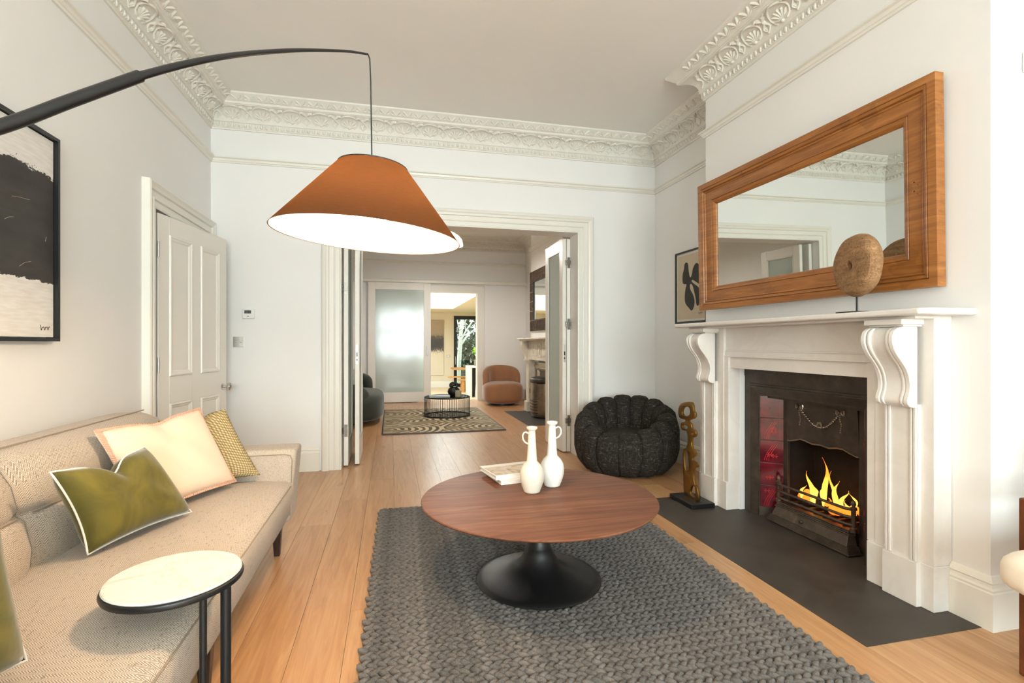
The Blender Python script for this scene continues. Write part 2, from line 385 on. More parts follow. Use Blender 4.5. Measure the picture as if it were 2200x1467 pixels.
def m_bookcover():
    t = NT('printed_book_jacket'); n = t.noise(t.mapping((9, 7, 1)), 1.2, 3, .5, 1.2)
    t.set(col=t.ramp(n, [(.38, lin((224, 216, 204))), (.5, lin((206, 190, 168))), (.6, lin((178, 158, 138))), (.68, lin((120, 116, 108))), (.74, lin((228, 222, 214)))]), rough=.25); return t.m
def m_birch():
    t = NT('birch_bark'); n = t.noise(t.mapping((6, 6, 30)), 1.5, 3)
    t.set(col=t.ramp(n, [(.3, lin((110, 104, 98))), (.42, lin((214, 208, 198))), (.8, lin((232, 228, 220)))]), rough=.85); return t.m
def m_leaf(name, a, b):
    t = NT(name); t.set(col=t.ramp(t.noise(t.co(), 3, 3), [(.3, lin(a)), (.7, lin(b))]), rough=.6); return t.m
MT['oak'] = m_oak(); MT['walnut'] = m_walnut(); MT['pine'] = m_pine(); MT['oldwood'] = m_oldwood()
MT['marble'] = m_marble('white_statuary_marble', (238, 233, 227), (206, 194, 182), 2.2, .16, .32, (.40, .5, .60))
MT['marbletop'] = m_marble('veined_white_stone', (232, 226, 218), (196, 184, 160), 3.2, .55, .16, (.485, .5, .515))
MT['grate'] = m_grate(); MT['redtile2'] = plain('crimson_glaze_relief', (206, 34, 40), .12, coat=.5); MT['slate'] = m_slate(); MT['iron'] = m_iron(); MT['redtile'] = m_redtile(); MT['herring'] = m_herring()
MT['boucle'] = m_boucle('charcoal_tweed_boucle', (36, 33, 30), (58, 54, 49), (140, 130, 116), .38)
MT['velvet'] = m_velvet('olive_velvet', (78, 72, 18), (112, 100, 30)); MT['weave'] = m_weave()
MT['blush'] = plain('blush_cotton', (232, 206, 182), .85, var=.03, vs=6, bump=.15, bs=10, sheen=.15)
MT['stitch'] = m_boucle('coral_blanket_stitch', (214, 158, 130), (228, 186, 162), (240, 216, 198), 1.4)
MT['piping'] = plain('white_piping', (236, 232, 222), .8, var=.03, vs=50)
MT['seam'] = plain('sofa_seam_cord', (150, 134, 116), .9, var=.1, vs=120)
MT['wool'] = m_wool('charcoal_braided_wool', (62, 59, 58), (128, 122, 117))
MT['wool2'] = m_wool('dark_braided_wool_backing', (40, 38, 37), (70, 66, 63))
MT['shade_out'] = m_shade('brown_linen_shade', (92, 64, 46), (210, 182, 156), .5)
MT['shade_in'] = m_shade('white_shade_lining', (250, 246, 238), (255, 244, 226), .45)
MT['frost'] = m_frost('frosted_mint_glass', (220, 230, 222), .3)
MT['opal'] = m_frost('opal_white_glass', (244, 240, 232), .55)
MT['frost2'] = m_frost('frosted_grey_green_glass', (236, 243, 238), .45)
MT['glass'] = m_glass('clear_glass', (245, 250, 248)); MT['smoke'] = m_glass('smoked_table_glass', (90, 92, 92), .22)
MT['painting'] = m_band(); MT['painting2'] = m_band2(); MT['farrug'] = m_farrug(); MT['greek'] = m_greek(); MT['jacket'] = m_bookcover()
MT['birch'] = m_birch(); MT['hedge'] = m_leaf('hedge_leaves', (24, 38, 26), (62, 84, 54)); MT['lime'] = m_leaf('lime_leaves', (120, 160, 40), (186, 214, 70)); MT['lawn'] = m_leaf('lawn_grass', (84, 124, 54), (130, 166, 84))
MT['flame'] = m_flame()
MT['ember'] = m_emit('ember_glow', [(0, (.10, .006, 0, 1)), (.5, (.7, .07, .004, 1)), (.85, (1, .22, .02, 1))], 2, -.04, .06, .7)
MT['ember'].cycles.emission_sampling = 'NONE'
MT['bulb'] = m_emit('lamp_bulb_glow', [(0, (1, .70, .43, 1)), (1, (1, .72, .45, 1))], 2, 1.4, 1.6, 90)
MT['bulb2'] = m_emit('pendant_bulb_glow', [(0, (1, .94, .86, 1)), (1, (1, .94, .86, 1))], 2, 2.4, 2.6, 320)
MT['charcoal_print'] = plain('charcoal_ink', (62, 60, 56), .8); MT['beige_paper'] = plain('beige_art_paper', (205, 190, 165), .85); MT['mount'] = plain('white_mount_card', (232, 228, 220), .8)
MT['browntile'] = m_boucle('brown_mother_of_pearl_tile', (62, 50, 42), (92, 76, 64), (140, 120, 104), .08, .1)
MT['creamtile'] = plain('cream_glazed_tile', (212, 196, 160), .12, coat=.4)
MT['polished'] = plain('polished_iron', (150, 138, 122), .28, .9, var=.2, vs=14)
MT['kfloor'] = plain('pale_kitchen_boards', (214, 186, 150), .35, var=.06, vs=8)
MT['island'] = plain('pale_island_panel', (224, 218, 206), .4)

# ---------------------------------------------------------------- room constants (metres)
XL, XR, XC = -1.48, 2.65, 2.29        # left wall, alcove wall, chimney-breast face
YF, YB, YB2 = -3.6, 4.77, 4.97        # bay wall, dividing wall front/back face
YE, YE2 = 9.95, 10.15                 # far wall of the second room
ZC = 3.18
C0, C1 = 1.51, 3.37                   # chimney breast
D0, D1 = 6.62, 8.25                   # second chimney breast
OX0, OX1, OZ = -0.43, 1.80, 2.216     # wide opening
KZ = -0.45                            # kitchen floor

# ---------------------------------------------------------------- floor with separate boards
fl = tag(empty('floor', (0.6, 4, 0)), 'pale oak plank floor running through both reception rooms', 'floor', kind='structure')
part('subfloor', MB().box(XL, XR, YF, YE2, -.12, -.0155), MT['dwood'], fl)
w = 0.1878
for i in range(22):
    x0 = XL + i * w; y = YF - random.uniform(0, 1.8)
    while y < YE2:
        ln = random.choice((1.8, 2.1, 2.4)); a = max(y, YF); b = min(y + ln, YE2)
        if b - a > .05:
            part('plank', MB().box(x0 + .0007, x0 + w - .0007, a + .0007, b - .0007, -.015, 0), MT['oak'], fl)
        y += ln

# ---------------------------------------------------------------- walls
struct('wall_left', MB().box(XL - .2, XL, YF - .2, 3.70, 0, ZC).box(XL - .2, XL, 4.62, YE2, 0, ZC).box(XL - .2, XL, 3.70, 4.62, 1.99, ZC),
       MT['wall'], 'long white painted wall behind the oatmeal sofa, with the panelled door', 'wall')
struct('wall_back', MB().box(XL, OX0, YB, YB2, 0, ZC).box(OX1, XR, YB, YB2, 0, ZC).box(OX0, OX1, YB, YB2, OZ, ZC),
       MT['wall'], 'white painted dividing wall around the wide opening between the rooms', 'wall')
struct('wall_right', MB().box(XR, XR + .2, YF - .2, C0, 0, ZC).box(XR, XR + .2, C1, D0, 0, ZC).box(XR, XR + .2, D1, YE2, 0, ZC),
       MT['wall'], 'white painted alcove wall set back beside the chimney breasts', 'wall')
struct('wall_chimney', MB().box(XC, 2.95, C0, 1.965, 0, ZC).box(XC, 2.95, 2.985, C1, 0, ZC).box(XC, 2.95, 1.965, 2.985, .955, ZC).box(2.66, 2.95, 1.965, 2.985, 0, .955),
       MT['wall'], 'white chimney breast carrying the pine framed mirror and the marble fireplace', 'wall')
struct('wall_far_chimney', MB().box(XC, 2.95, D0, 7.1, 0, ZC).box(XC, 2.95, 7.8, D1, 0, ZC).box(XC, 2.95, 7.1, 7.8, .86, ZC).box(2.7, 2.95, 7.1, 7.8, 0, .86),
       MT['wall'], 'white chimney breast of the second room behind the tile framed mirror', 'wall')
DX0, DX1, DZ = 0.5, 1.66, 2.12
struct('wall_far', MB().box(XL, DX0, YE, YE2, 0, ZC).box(DX1, XR, YE, YE2, 0, ZC).box(DX0, DX1, YE, YE2, DZ, ZC),
       MT['wall'], 'white end wall of the second room around the kitchen doorway', 'wall')
wf = MB()
wins = [(-.95, -.05), (.13, 1.03), (1.21, 2.11)]
wf.box(XL - .2, XR + .2, YF - .2, YF, 0, .5).box(XL - .2, XR + .2, YF - .2, YF, 2.6, ZC)
xs = [XL - .2] + [q for p in wins for q in p] + [XR + .2]
for i in range(0, len(xs), 2): wf.box(xs[i], xs[i + 1], YF - .2, YF, .5, 2.6)
struct('wall_front', wf, MT['wall'], 'white window wall with three tall sash windows facing the opening', 'wall')
for i, (a, b) in enumerate(wins):
    wn = tag(empty('window_%d' % (i + 1), ((a + b) / 2, YF - .1, .5)), ['tall white sash window nearest the sofa wall', 'middle tall white sash window of three', 'tall white sash window nearest the alcove armchair'][i], 'window', kind='structure')
    fr = MB().box(a, a + .05, YF - .14, YF - .07, .5, 2.6).box(b - .05, b, YF - .14, YF - .07, .5, 2.6).box(a + .05, b - .05, YF - .14, YF - .07, .5, .58).box(a + .05, b - .05, YF - .14, YF - .07, 2.54, 2.6).box(a + .05, b - .05, YF - .14, YF - .07, 1.53, 1.58)
    part('window_frame', fr, MT['trim'], wn)
    for z0, z1 in ((.58, 1.53), (1.58, 2.54)): part('pane', MB().box(a + .05, b - .05, YF - .108, YF - .102, z0, z1), MT['glass'], wn)
    part('window_sill', MB().box(a - .04, b + .04, YF - .07, YF + .06, .47, .5), MT['trim'], wn, bev=.006)
struct('wall_hall', MB().box(-2.9, -2.8, 2.7, 5.6, 0, 2.6).box(-2.8, XL - .2, 2.7, 2.8, 0, 2.6).box(-2.8, XL - .2, 5.5, 5.6, 0, 2.6), MT['wall'], 'white hallway walls glimpsed behind the panelled door', 'wall')
struct('floor_hall', MB().box(-2.9, XL - .2, 2.7, 5.6, -.1, 0).box(XL - .2, XL, 3.70, 4.62, -.1, 0), MT['oak'], 'oak hallway floor behind the panelled door', 'floor')
struct('ceiling_hall', MB().box(-2.9, XL - .2, 2.7, 5.6, 2.6, 2.7), MT['ceil'], 'hallway ceiling behind the panelled door', 'ceiling')
struct('ceiling', MB().box(XL - .2, 2.95, YF - .2, YE2, ZC, ZC + .15), MT['ceil'], 'plain off-white plaster ceiling inside the ornate cornice', 'ceiling')

# ---------------------------------------------------------------- mouldings (local frame: x along the wall, y out of the wall, z up)
ANG = {'+y': 0, '-y': PI, '+x': -PI / 2, '-x': PI / 2}
NTR = [0]
def run_mesh(prof, L, m0, m1):
    n = len(prof); vs = [(m0 * p, p, z) for p, z in prof] + [(L - m1 * p, p, z) for p, z in prof]
    mb = MB(); mb.add(vs, [tuple(range(n)), tuple(range(n, 2 * n))[::-1]] + [(i, n + i, n + (i+1) % n, (i+1) % n) for i in range(n)]); return mb
def moulding(name, prof, org, nrm, L, m0, m1, material, label, cat, smooth=None):
    o = empty(name, (org[0], org[1], 0), ANG[nrm]); tag(o, label, cat, kind='structure')
    part(cat.split()[-1] + '_profile', run_mesh(prof, L, m0, m1), material, o, local=True, smooth=smooth)
    return o
def trim(*a, **k):
    NTR[0] += 1; return moulding('trim_%d' % NTR[0], *a, **k)
# cornice section: lower egg band, cove, top leaf band
def cove(t):   # t 0..1 -> (projection, height)
    a = t * PI / 2
    return (.034 + .105 * (1 - math.cos(a)), 3.005 + .095 * math.sin(a))
def cove_n(t):
    a = t * PI / 2; v = Vector((.095 * math.cos(a), -.105 * math.sin(a))); return v.normalized()
CP = [(-.002, 2.935), (.012, 2.935), (.014, 2.947), (.022, 2.950), (.026, 2.992), (.034, 2.996)] + [cove(i / 10) for i in range(11)] + \
     [(.142, 3.104), (.150, 3.106), (.152, 3.122), (.158, 3.126), (.212, 3.168), (.214, ZC), (-.002, ZC)]
def petal(mb, s, t, ang, ln, wd, h):
    """raised leaf lying on the cove: centre (s, t-length), direction ang"""
    n = 5; vs = []; fs = []
    for i in range(n):
        u = i / (n - 1); ww = wd * math.sin(PI * (u * .86 + .1)) ** .8
        for j, k in enumerate((-1, -.5, 0, .5, 1)):
            q = u * ln; e = k * ww
            S_ = s + q * math.sin(ang) + e * math.cos(ang); T_ = t + q * math.cos(ang) - e * math.sin(ang)
            vs.append((S_, T_, h * (1 - k * k) * (.5 + .5 * u) - .001))
    for i in range(n - 1):
        for j in range(4): fs.append((i*5+j, i*5+j+1, (i+1)*5+j+1, (i+1)*5+j))
    mb.add(vs, fs)
def oncove(s, t, h):
    tt = min(1, max(0, t / .157)); p, z = cove(tt); n = cove_n(tt)
    return (s, p + n[0] * h, z + n[1] * h)
PITCH = .236
pm = MB()
ringp = [( .070 * math.sin(a), .085 - .068 * math.cos(a) * -1 * -1, .006) for a in [(-2.55 + 5.1 * i / 20) for i in range(21)]]
ringp = [(.072 * math.sin(a), .080 + .066 * math.cos(a), .004) for a in [(-2.6 + 5.2 * i / 20) for i in range(21)]]
tb = MB().tube(ringp, .0065, 6); pm.add(tb.v, tb.f)
for a in (-1.25, -.8, -.4, 0, .4, .8, 1.25): petal(pm, 0, .028, a, .075 if abs(a) < .9 else .058, .013, .015)
pm.add(*(lambda q: (q.v, q.f))(MB().ell((0, .024, .004), (.014, 0, 0), (0, .012, 0), (0, 0, .012))))
for sg in (-1, 1):      # uprights and curled acanthus between the rings
    tb = MB().tube([(sg * (.118 - .03 * math.sin(k * .5) ** 2), .012 + .013 * k, .004) for k in range(10)], [.004 + .001 * k for k in range(10)], 6); pm.add(tb.v, tb.f)
    petal(pm, sg * .112, .10, -sg * .7, .05, .014, .016); petal(pm, sg * .112, .03, sg * -.5, .045, .011, .012)
    petal(pm, sg * .1, .128, -sg * 1.4, .034, .01, .02)
pm.xf(oncove)
PALM = mesh('palmette', pm, MT['plaster'], 40)
def cornice(org, nrm, L, m0, m1, label, orn=True):
    o = trim(CP, org, nrm, L, m0, m1, MT['plaster'], label, 'cornice', smooth=30)
    if not orn: return o
    a = .06 if m0 > 0 else .02; b = .06 if m1 > 0 else .02
    n = max(1, round((L - a - b) / PITCH))
    for i in range(n):
        q = bpy.data.objects.new('palmette', PALM); COL.objects.link(q); q.parent = o
        q.location = (a + (L - a - b) * (i + .5) / n, 0, 0)
    eg = MB(); ne = int(L / .042)
    for i in range(ne):
        x = (i + .5) * L / ne
        eg.ell((x, .026, 2.971), (.0125, 0, 0), (0, .010, .002), (0, 0, .019), 6, 5)
        eg.box(x + .018, x + .0225, .02, .030, 2.955, 2.988)
    part('egg_and_dart_band', eg, MT['plaster'], o, local=True, smooth=50, kind='stuff')
    lf = MB(); nl = int(L / .098)
    for i in range(nl):
        x = (i + .5) * L / nl
        if (m0 > 0 and x < .2) or (m1 > 0 and x > L - .2): continue
        for sg in (-1, 1):
            k = MB(); petal(k, 0, 0, sg * .62, .062, .012, .012); petal(k, sg * .004, 0, sg * 1.15, .04, .007, .008)
            k.xf(lambda s, t, h: (x + s, .160 + t * .79 + h * .61, 3.126 + t * .61 - h * .79)); lf.add(k.v, k.f)
    part('leaf_band', lf, MT['plaster'], o, local=True, smooth=50, kind='stuff')
    return o
cornice((XR, YB), '-y', XR - XL, 1, 1, 'ornate plaster cornice above the wide opening')
cornice((XL, YB), '+x', YB - YF, 1, 1, 'ornate plaster cornice above the sofa wall')
cornice((XR, C1), '-x', YB - C1, 1, 1, 'ornate plaster cornice in the alcove above the framed print')
cornice((XC, C1), '+y', XR - XC, -1, 1, 'short ornate cornice return on the far side of the chimney breast')
cornice((XC, C0), '-x', C1 - C0, -1, -1, 'ornate plaster cornice across the chimney breast above the mirror')
cornice((XR, C0), '-y', XR - XC, 1, -1, 'short ornate cornice return on the window side of the chimney breast')
cornice((XR, YF), '-x', C0 - YF, 1, 1, 'ornate plaster cornice above the armchair alcove', False)
cornice((XL, YF), '+y', XR - XL, 1, 1, 'ornate plaster cornice above the sash windows', False)
cornice((XR, YE), '-y', XR - XL, 1, 1, 'ornate plaster cornice above the sliding door of the second room')
cornice((XL, YE), '+x', YE - YB2, 1, 1, 'plaster cornice over the green sofa side of the second room', False)
cornice((XR, D1), '-x', YE - D1, 1, 1, 'plaster cornice over the tan armchair alcove', False)
cornice((XC, D0), '-x', D1 - D0, -1, -1, 'plaster cornice across the second chimney breast', False)
cornice((XC, D1), '+y', XR - XC, -1, 1, 'short plaster cornice return beside the tan armchair alcove', False)
RP = [(-.001, 2.655), (.012, 2.655), (.016, 2.665), (.022, 2.668), (.026, 2.684), (.040, 2.690), (.040, 2.700), (.028, 2.703), (.010, 2.708), (-.001, 2.708)]
def prail(org, nrm, L, m0, m1, label): return trim(RP, org, nrm, L, m0, m1, MT['trim'], label, 'picture rail')
prail((XR, YB), '-y', XR - XL, 1, 1, 'cream picture rail on the dividing wall above the opening')
prail((XL, YB), '+x', YB - YF, 1, 1, 'cream picture rail along the sofa wall')
prail((XR, C1), '-x', YB - C1, 1, 1, 'cream picture rail in the alcove with the framed print')
prail((XC, C1), '+y', XR - XC, -1, 1, 'short picture rail return on the far side of the chimney breast')
prail((XC, C0), '-x', C1 - C0, -1, -1, 'cream picture rail on the chimney breast above the mirror')
prail((XR, YE), '-y', XR - XL, 1, 1, 'cream picture rail on the end wall of the second room')
prail((XC, D0), '-x', D1 - D0, -1, -1, 'cream picture rail on the second chimney breast')
BP = [(0, 0), (.024, 0), (.024, .145), (.020, .150), (.022, .158), (.016, .166), (.013, .178), (.018, .184), (.012, .196), (.006, .205), (0, .208)]
NB = [0]
def base(side, org, nrm, L, m0, m1, label):
    return moulding('baseboard_' + side, BP, org, nrm, L, m0, m1, MT['trim'], label, 'baseboard')
base('back_left', (-.615, YB), '-y', -.615 - XL, 0, 1, 'cream moulded baseboard between the sofa arm and the opening')
base('back_right', (XR, YB), '-y', XR - 1.965, 1, 0, 'cream moulded baseboard behind the charcoal tub chair')
base('left', (XL, 3.53), '+x', 3.53 - YF, 0, 1, 'cream moulded baseboard behind the sofa')
base('alcove_far', (XR, C1), '-x', YB - C1, 1, 1, 'cream moulded baseboard in the alcove behind the bronze sculpture')
base('chimney_far', (XC, C1), '+y', XR - XC, -1, 1, 'short baseboard return on the far side of the chimney breast')
base('chimney_near', (XC, C0), '-x', 1.652 - C0, -1, 0, 'short baseboard piece between the marble pier and the chimney corner')
base('chimney_return', (XR, C0), '-y', XR - XC, 1, -1, 'baseboard on the chimney side wall behind the armchair')
base('alcove_near', (XR, YF), '-x', C0 - YF, 1, 1, 'baseboard of the armchair alcove')
base('far_wall', (XR, YE), '-y', XR - 1.80, 1, 0, 'baseboard behind the tan armchair')
base('far_left', (XL, YE), '+x', YE - YB2, 1, 1, 'baseboard behind the green sofa')

def frame_sweep(prof, a0, a1, z1, fn, z0=0):
    """moulded frame round three sides of an opening; prof = (w outwards, d out of the wall)"""
    mb = MB(); n = len(prof)
    rings = [[fn(a0 - w_, z0, d) for w_, d in prof], [fn(a0 - w_, z1 + w_, d) for w_, d in prof], [fn(a1 + w_, z1 + w_, d) for w_, d in prof], [fn(a1 + w_, z0, d) for w_, d in prof]]
    vs = [q for r in rings for q in r]; fs = [tuple(range(n)), tuple(range(3 * n, 4 * n))[::-1]]
    for k in range(3):
        for i in range(n): fs.append((k*n + i, (k+1)*n + i, (k+1)*n + (i+1) % n, k*n + (i+1) % n))
    return mb.add(vs, fs)
AP = [(0, 0), (0, .018), (.012, .022), (.016, .016), (.05, .016), (.054, .024), (.060, .026), (.066, .022), (.100, .022), (.106, .034), (.122, .038), (.134, .046), (.150, .044), (.162, .036), (.166, .020), (.170, 0)]
NTR[0] += 1
struct('trim_%d' % NTR[0], frame_sweep(AP, OX0, OX1, OZ, lambda a, z, d: (a, YB - d, z)), MT['trim'], 'wide fluted cream architrave around the opening between the rooms', 'architrave')
DP = [(0, -.03), (0, .016), (.012, .02), (.045, .02), (.050, .03), (.058, .03), (.062, .022), (.1, .022), (.106, .034), (.125, .04), (.142, .05), (.152, .044), (.156, 0), (.156, -.03)]
NTR[0] += 1
struct('trim_%d' % NTR[0], frame_sweep([(w_ , max(d, 0)) for w_, d in DP if d >= 0], 3.70, 4.61, 1.985, lambda a, z, d: (XL + d, a, z)), MT['trim'], 'moulded cream architrave of the panelled door beside the sofa', 'architrave')
NTR[0] += 1
struct('trim_%d' % NTR[0], frame_sweep([(0, 0), (0, .02), (.13, .02), (.14, .012), (.14, 0)], DX0, DX1, DZ, lambda a, z, d: (a, YE - d, z)), MT['trim'], 'plain flat architrave of the doorway to the kitchen', 'architrave')
NTR[0] += 1
struct('trim_%d' % NTR[0], MB().box(XL, XR, YE - .10, YE, 2.28, 2.335), MT['trim'], 'long white sliding-door track box across the end wall', 'track', bev=.006)

# ---------------------------------------------------------------- panelled door, ajar into the room
DW, DH = .875, 1.965
door = tag(empty('door_1', (XL + .02, 3.722, 0), PI / 2 - math.atan2(.135, .76)), 'white four-panel door standing ajar beside the sofa', 'door', kind='structure')
# local x along the leaf, y towards the hall, front face at y=0
dm = MB().box(0, DW, .006, .034, .008, DH)
stiles = [(0, .115), (.380, .495), (DW - .115, DW)]
for a, b in stiles: dm.box(a, b, 0, .04, .008, DH)
for a, b in ((.115, .380), (.495, DW - .115)):
    for z0, z1 in ((.008, .22), (.72, .90), (DH - .12, DH)): dm.box(a, b, 0, .04, z0, z1)
part('door_leaf', dm, MT['door'], door, local=True, bev=.002, seg=1)
for a, b in ((.115, .380), (.495, DW - .115)):
    for z0, z1 in ((.22, .72), (.90, DH - .12)):
        pn = MB()
        pr = [(0, .0), (.004, -.008), (.012, -.010), (.020, -.004), (.028, -.002), (.036, .004), (.036, .012), (0, .012)]
        q = len(pr); rings = []
        for cx, cz, sx, sz in ((a, z0, 1, 1), (b, z0, -1, 1), (b, z1, -1, -1), (a, z1, 1, -1)): rings.append([(cx + sx * w_, d, cz + sz * w_) for w_, d in pr])
        vs = [p for r in rings for p in r]; fs = []
        for k in range(4):
            for i in range(q): fs.append((k*q + i, ((k+1) % 4)*q + i, ((k+1) % 4)*q + (i+1) % q, k*q + (i+1) % q))
        pn.add(vs, fs); part('panel_moulding', pn, MT['door'], door, local=True)
kn = MB().lathe([(0, 0), (.025, 0), (.026, .004), (.011, .008), (.008, .03), (.012, .034), (.024, .042), (.029, .055), (.026, .068), (.014, .076), (0, .078)], 20, fn=lambda x, y, z: (DW - .062 + x, -z, .775 + y))
part('door_knob', kn, MT['chrome'], door, local=True, smooth=40, label='round steel door knob')
for z in (.28, .93, 1.68): part('hinge', MB().tube([(-.004, -.004, z), (-.004, -.004, z + .1)], .006, 8), MT['chrome'], door, local=True)

# ---------------------------------------------------------------- folding glazed doors of the wide opening
def leaf(name, x0, y0, rz, label, ln=.60, flip=1, hinges=(), pull=None):
    d = tag(empty(name, (x0, y0, 0), rz), label, 'door', kind='structure')
    t, h, st = .04, 2.195, .095
    f = MB().box(0, st, 0, t, .012, h).box(ln - st, ln, 0, t, .012, h).box(st, ln - st, 0, t, .012, .22).box(st, ln - st, 0, t, h - .11, h)
    part('leaf_frame', f, MT['door'], d, local=True, bev=.003, seg=1)
    part('pane', MB().box(st, ln - st, .014, .026, .22, h - .11), MT['frost2'], d, local=True, label='frosted glass pane')
    bd = MB()
    for y_ in (.006, .034):
        bd.box(st, st + .012, y_ - .006, y_ + .006, .22, h - .11).box(ln - st - .012, ln - st, y_ - .006, y_ + .006, .22, h - .11).box(st, ln - st, y_ - .006, y_ + .006, .22, .232).box(st, ln - st, y_ - .006, y_ + .006, h - .122, h - .11)
    part('glazing_bead', bd, MT['door'], d, local=True)
    for z in hinges:
        hg = MB().box(-.004, 0, .006, .034, z - .055, z + .055)
        for k in range(4): hg.tube([(-.009, -.008 * flip + (.04 if flip < 0 else 0), z - .026 + k * .0135), (-.009, -.008 * flip + (.04 if flip < 0 else 0), z - .015 + k * .0135)], .010, 8)
        hg.box(-.016, -.004, .004, .03, z - .022, z + .022)
        part('hinge', hg, MT['hinge'], d, local=True)
    if pull:
        lo = part('lock_plate', MB().box(-.004, 0, .008, .032, pull - .09, pull + .09), MT['chrome'], d, local=True, bev=.003)
        part('latch', MB().box(-.007, -.004, .014, .026, pull - .02, pull + .02).box(-.007, -.004, .015, .025, pull - .06, pull - .04), MT['dark_metal'], lo, local=True)
    return d
leaf('door_2', OX0 + .052, 4.845, PI / 2, 'folding frosted-glass door leaf hinged to the jamb nearest the sofa', hinges=(.33, 1.62), flip=-1)
leaf('door_3', -.283, 4.885, PI / 2, 'folded-back frosted-glass door leaf with lock plate near the green sofa', pull=1.02)
leaf('door_4', OX1 - .004, 4.955, PI / 2, 'folding frosted-glass door leaf hinged to the jamb nearest the tub chair', hinges=(.33, 1.32, 1.95), flip=-1)
leaf('door_5', OX1 - .050, 4.955, PI / 2, 'folded-back frosted-glass door leaf near the second fireplace', pull=1.02)

# ---------------------------------------------------------------- sliding frosted door
sd = tag(empty('door_6', (.16, YE - .06, 0)), 'large white sliding door with one pale mint frosted pane', 'door', kind='structure')
sx0, sx1, st = -.42, .745, .135
sy = YE - .085
part('door_frame', MB().box(sx0, sx0 + st, sy, sy + .045, .012, 2.275).box(sx1 - st, sx1, sy, sy + .045, .012, 2.275).box(sx0 + st, sx1 - st, sy, sy + .045, .012, .20).box(sx0 + st, sx1 - st, sy, sy + .045, 2.14, 2.275), MT['door'], sd, bev=.004, seg=1)
part('pane', MB().box(sx0 + st, sx1 - st, sy + .012, sy + .032, .20, 2.14), MT['frost'], sd, label='pale mint frosted glass pane')
part('flush_pull', MB().sblob((sx1 - .065, sy - .001, .98), (.022, .010, .095), .5, .5, 16, 10), MT['white'], sd, smooth=50)

# ---------------------------------------------------------------- wall fittings
t = thing('thermostat', (-1.185, YB - .012, 1.376), 'white thermostat with small grey screen above the light switch', 'thermostat')
part('housing', MB().box(-1.232, -1.138, YB - .024, YB, 1.336, 1.416), MT['white'], t, bev=.004)
part('screen', MB().box(-1.215, -1.162, YB - .0255, YB - .022, 1.376, 1.404), MT['darkscreen'], t)
dg = MB()
for k in range(4): dg.box(-1.208 + k * .011, -1.201 + k * .011, YB - .0262, YB - .0255, 1.384, 1.397)
part('display_digits', dg, MT['signature'], t)
part('button', MB().box(-1.192, -1.182, YB - .0255, YB - .022, 1.35, 1.356), MT['darkscreen'], t)
t = thing('light_switch', (-1.265, YB - .004, 1.134), 'brushed steel double light switch plate beside the panelled door', 'switch')
part('plate', MB().box(-1.308, -1.222, YB - .006, YB, 1.09, 1.178), MT['chrome'], t, bev=.002)
for x in (-1.286, -1.244):
    part('toggle', MB().lathe([(0, 0), (.006, 0), (.0045, .006), (.003, .018), (0, .02)], 10, fn=lambda a, b, c, x=x: (x + a, YB - .006 - c, 1.134 + b)), MT['chrome'], t, smooth=40)
t = thing('wall_sensor', (2.50, C0 - .02, 2.24), 'small white plastic sensor box high on the chimney side wall', 'sensor')
part('housing', MB().box(2.452, 2.56, C0 - .035, C0, 2.20, 2.285), MT['white'], t, bev=.008, seg=3)
part('lens', MB().box(2.49, 2.53, C0 - .037, C0 - .034, 2.225, 2.255), MT['frost'], t)

# ---------------------------------------------------------------- marble fireplace
YC = 2.475
hearth = thing('hearth_slab', (2.0, 2.29, 0), 'dark slate hearth slab in front of the marble fireplace', 'hearth')
part('slab', MB().add([(1.708, 1.525, -.004), (2.60, 1.525, -.004), (2.60, 3.02, -.004), (1.708, 3.02, -.004), (1.708, 1.525, .002), (2.60, 1.525, .002), (2.60, 3.02, .002), (1.708, 3.02, .002)], [(0,3,2,1),(4,5,6,7),(0,1,5,4),(1,2,6,5),(2,3,7,6),(3,0,4,7)]).box(1.708, 2.20, 3.02, 3.345, -.004, .002), MT['slate'], hearth)
fp = thing('marble_fireplace', (2.24, YC, 0), 'white marble fire surround with scrolled corbels under the pine mirror', 'fireplace')
HZ = .0025
SH0, SH1 = 1.555, 3.395
shp = [(2.29, SH0), (2.055, SH0), (2.025, SH0 + .03), (2.025, SH1 - .03), (2.055, SH1), (2.29, SH1)]
sh = part('mantel_shelf', MB().prism(shp, 1.236, 1.262, lambda a, b, h: (a, b, h)), MT['marble'], fp, bev=.008, seg=3)
part('shelf_bed_mould', MB().box(2.10, 2.29, YC - .82, YC + .82, 1.224, 1.236), MT['marble'], fp, bev=.003)
fr = part('frieze', MB().box(2.215, 2.29, YC - .56, YC + .56, 1.03, 1.224), MT['marble'], fp, bev=.002)
part('frieze_moulding', MB().box(2.205, 2.216, YC - .555, YC + .555, 1.034, 1.068).box(2.210, 2.216, YC - .555, YC + .555, 1.068, 1.078).box(2.198, 2.216, YC - .555, YC + .555, 1.030, 1.040), MT['marble'], fr, bev=.002)
part('head_slip', MB().box(2.216, 2.308, YC - .51, YC + .51, .957, 1.03), MT['marble'], fp)
CB = [(2.176, 1.192), (2.10, 1.192), (2.070, 1.186), (2.052, 1.172), (2.043, 1.150), (2.043, 1.122), (2.052, 1.096), (2.070, 1.068), (2.095, 1.040), (2.118, 1.010), (2.132, .978), (2.138, .945), (2.136, .918), (2.128, .898), (2.122, .880), (2.124, .864), (2.134, .852), (2.150, .847), (2.176, .846)]
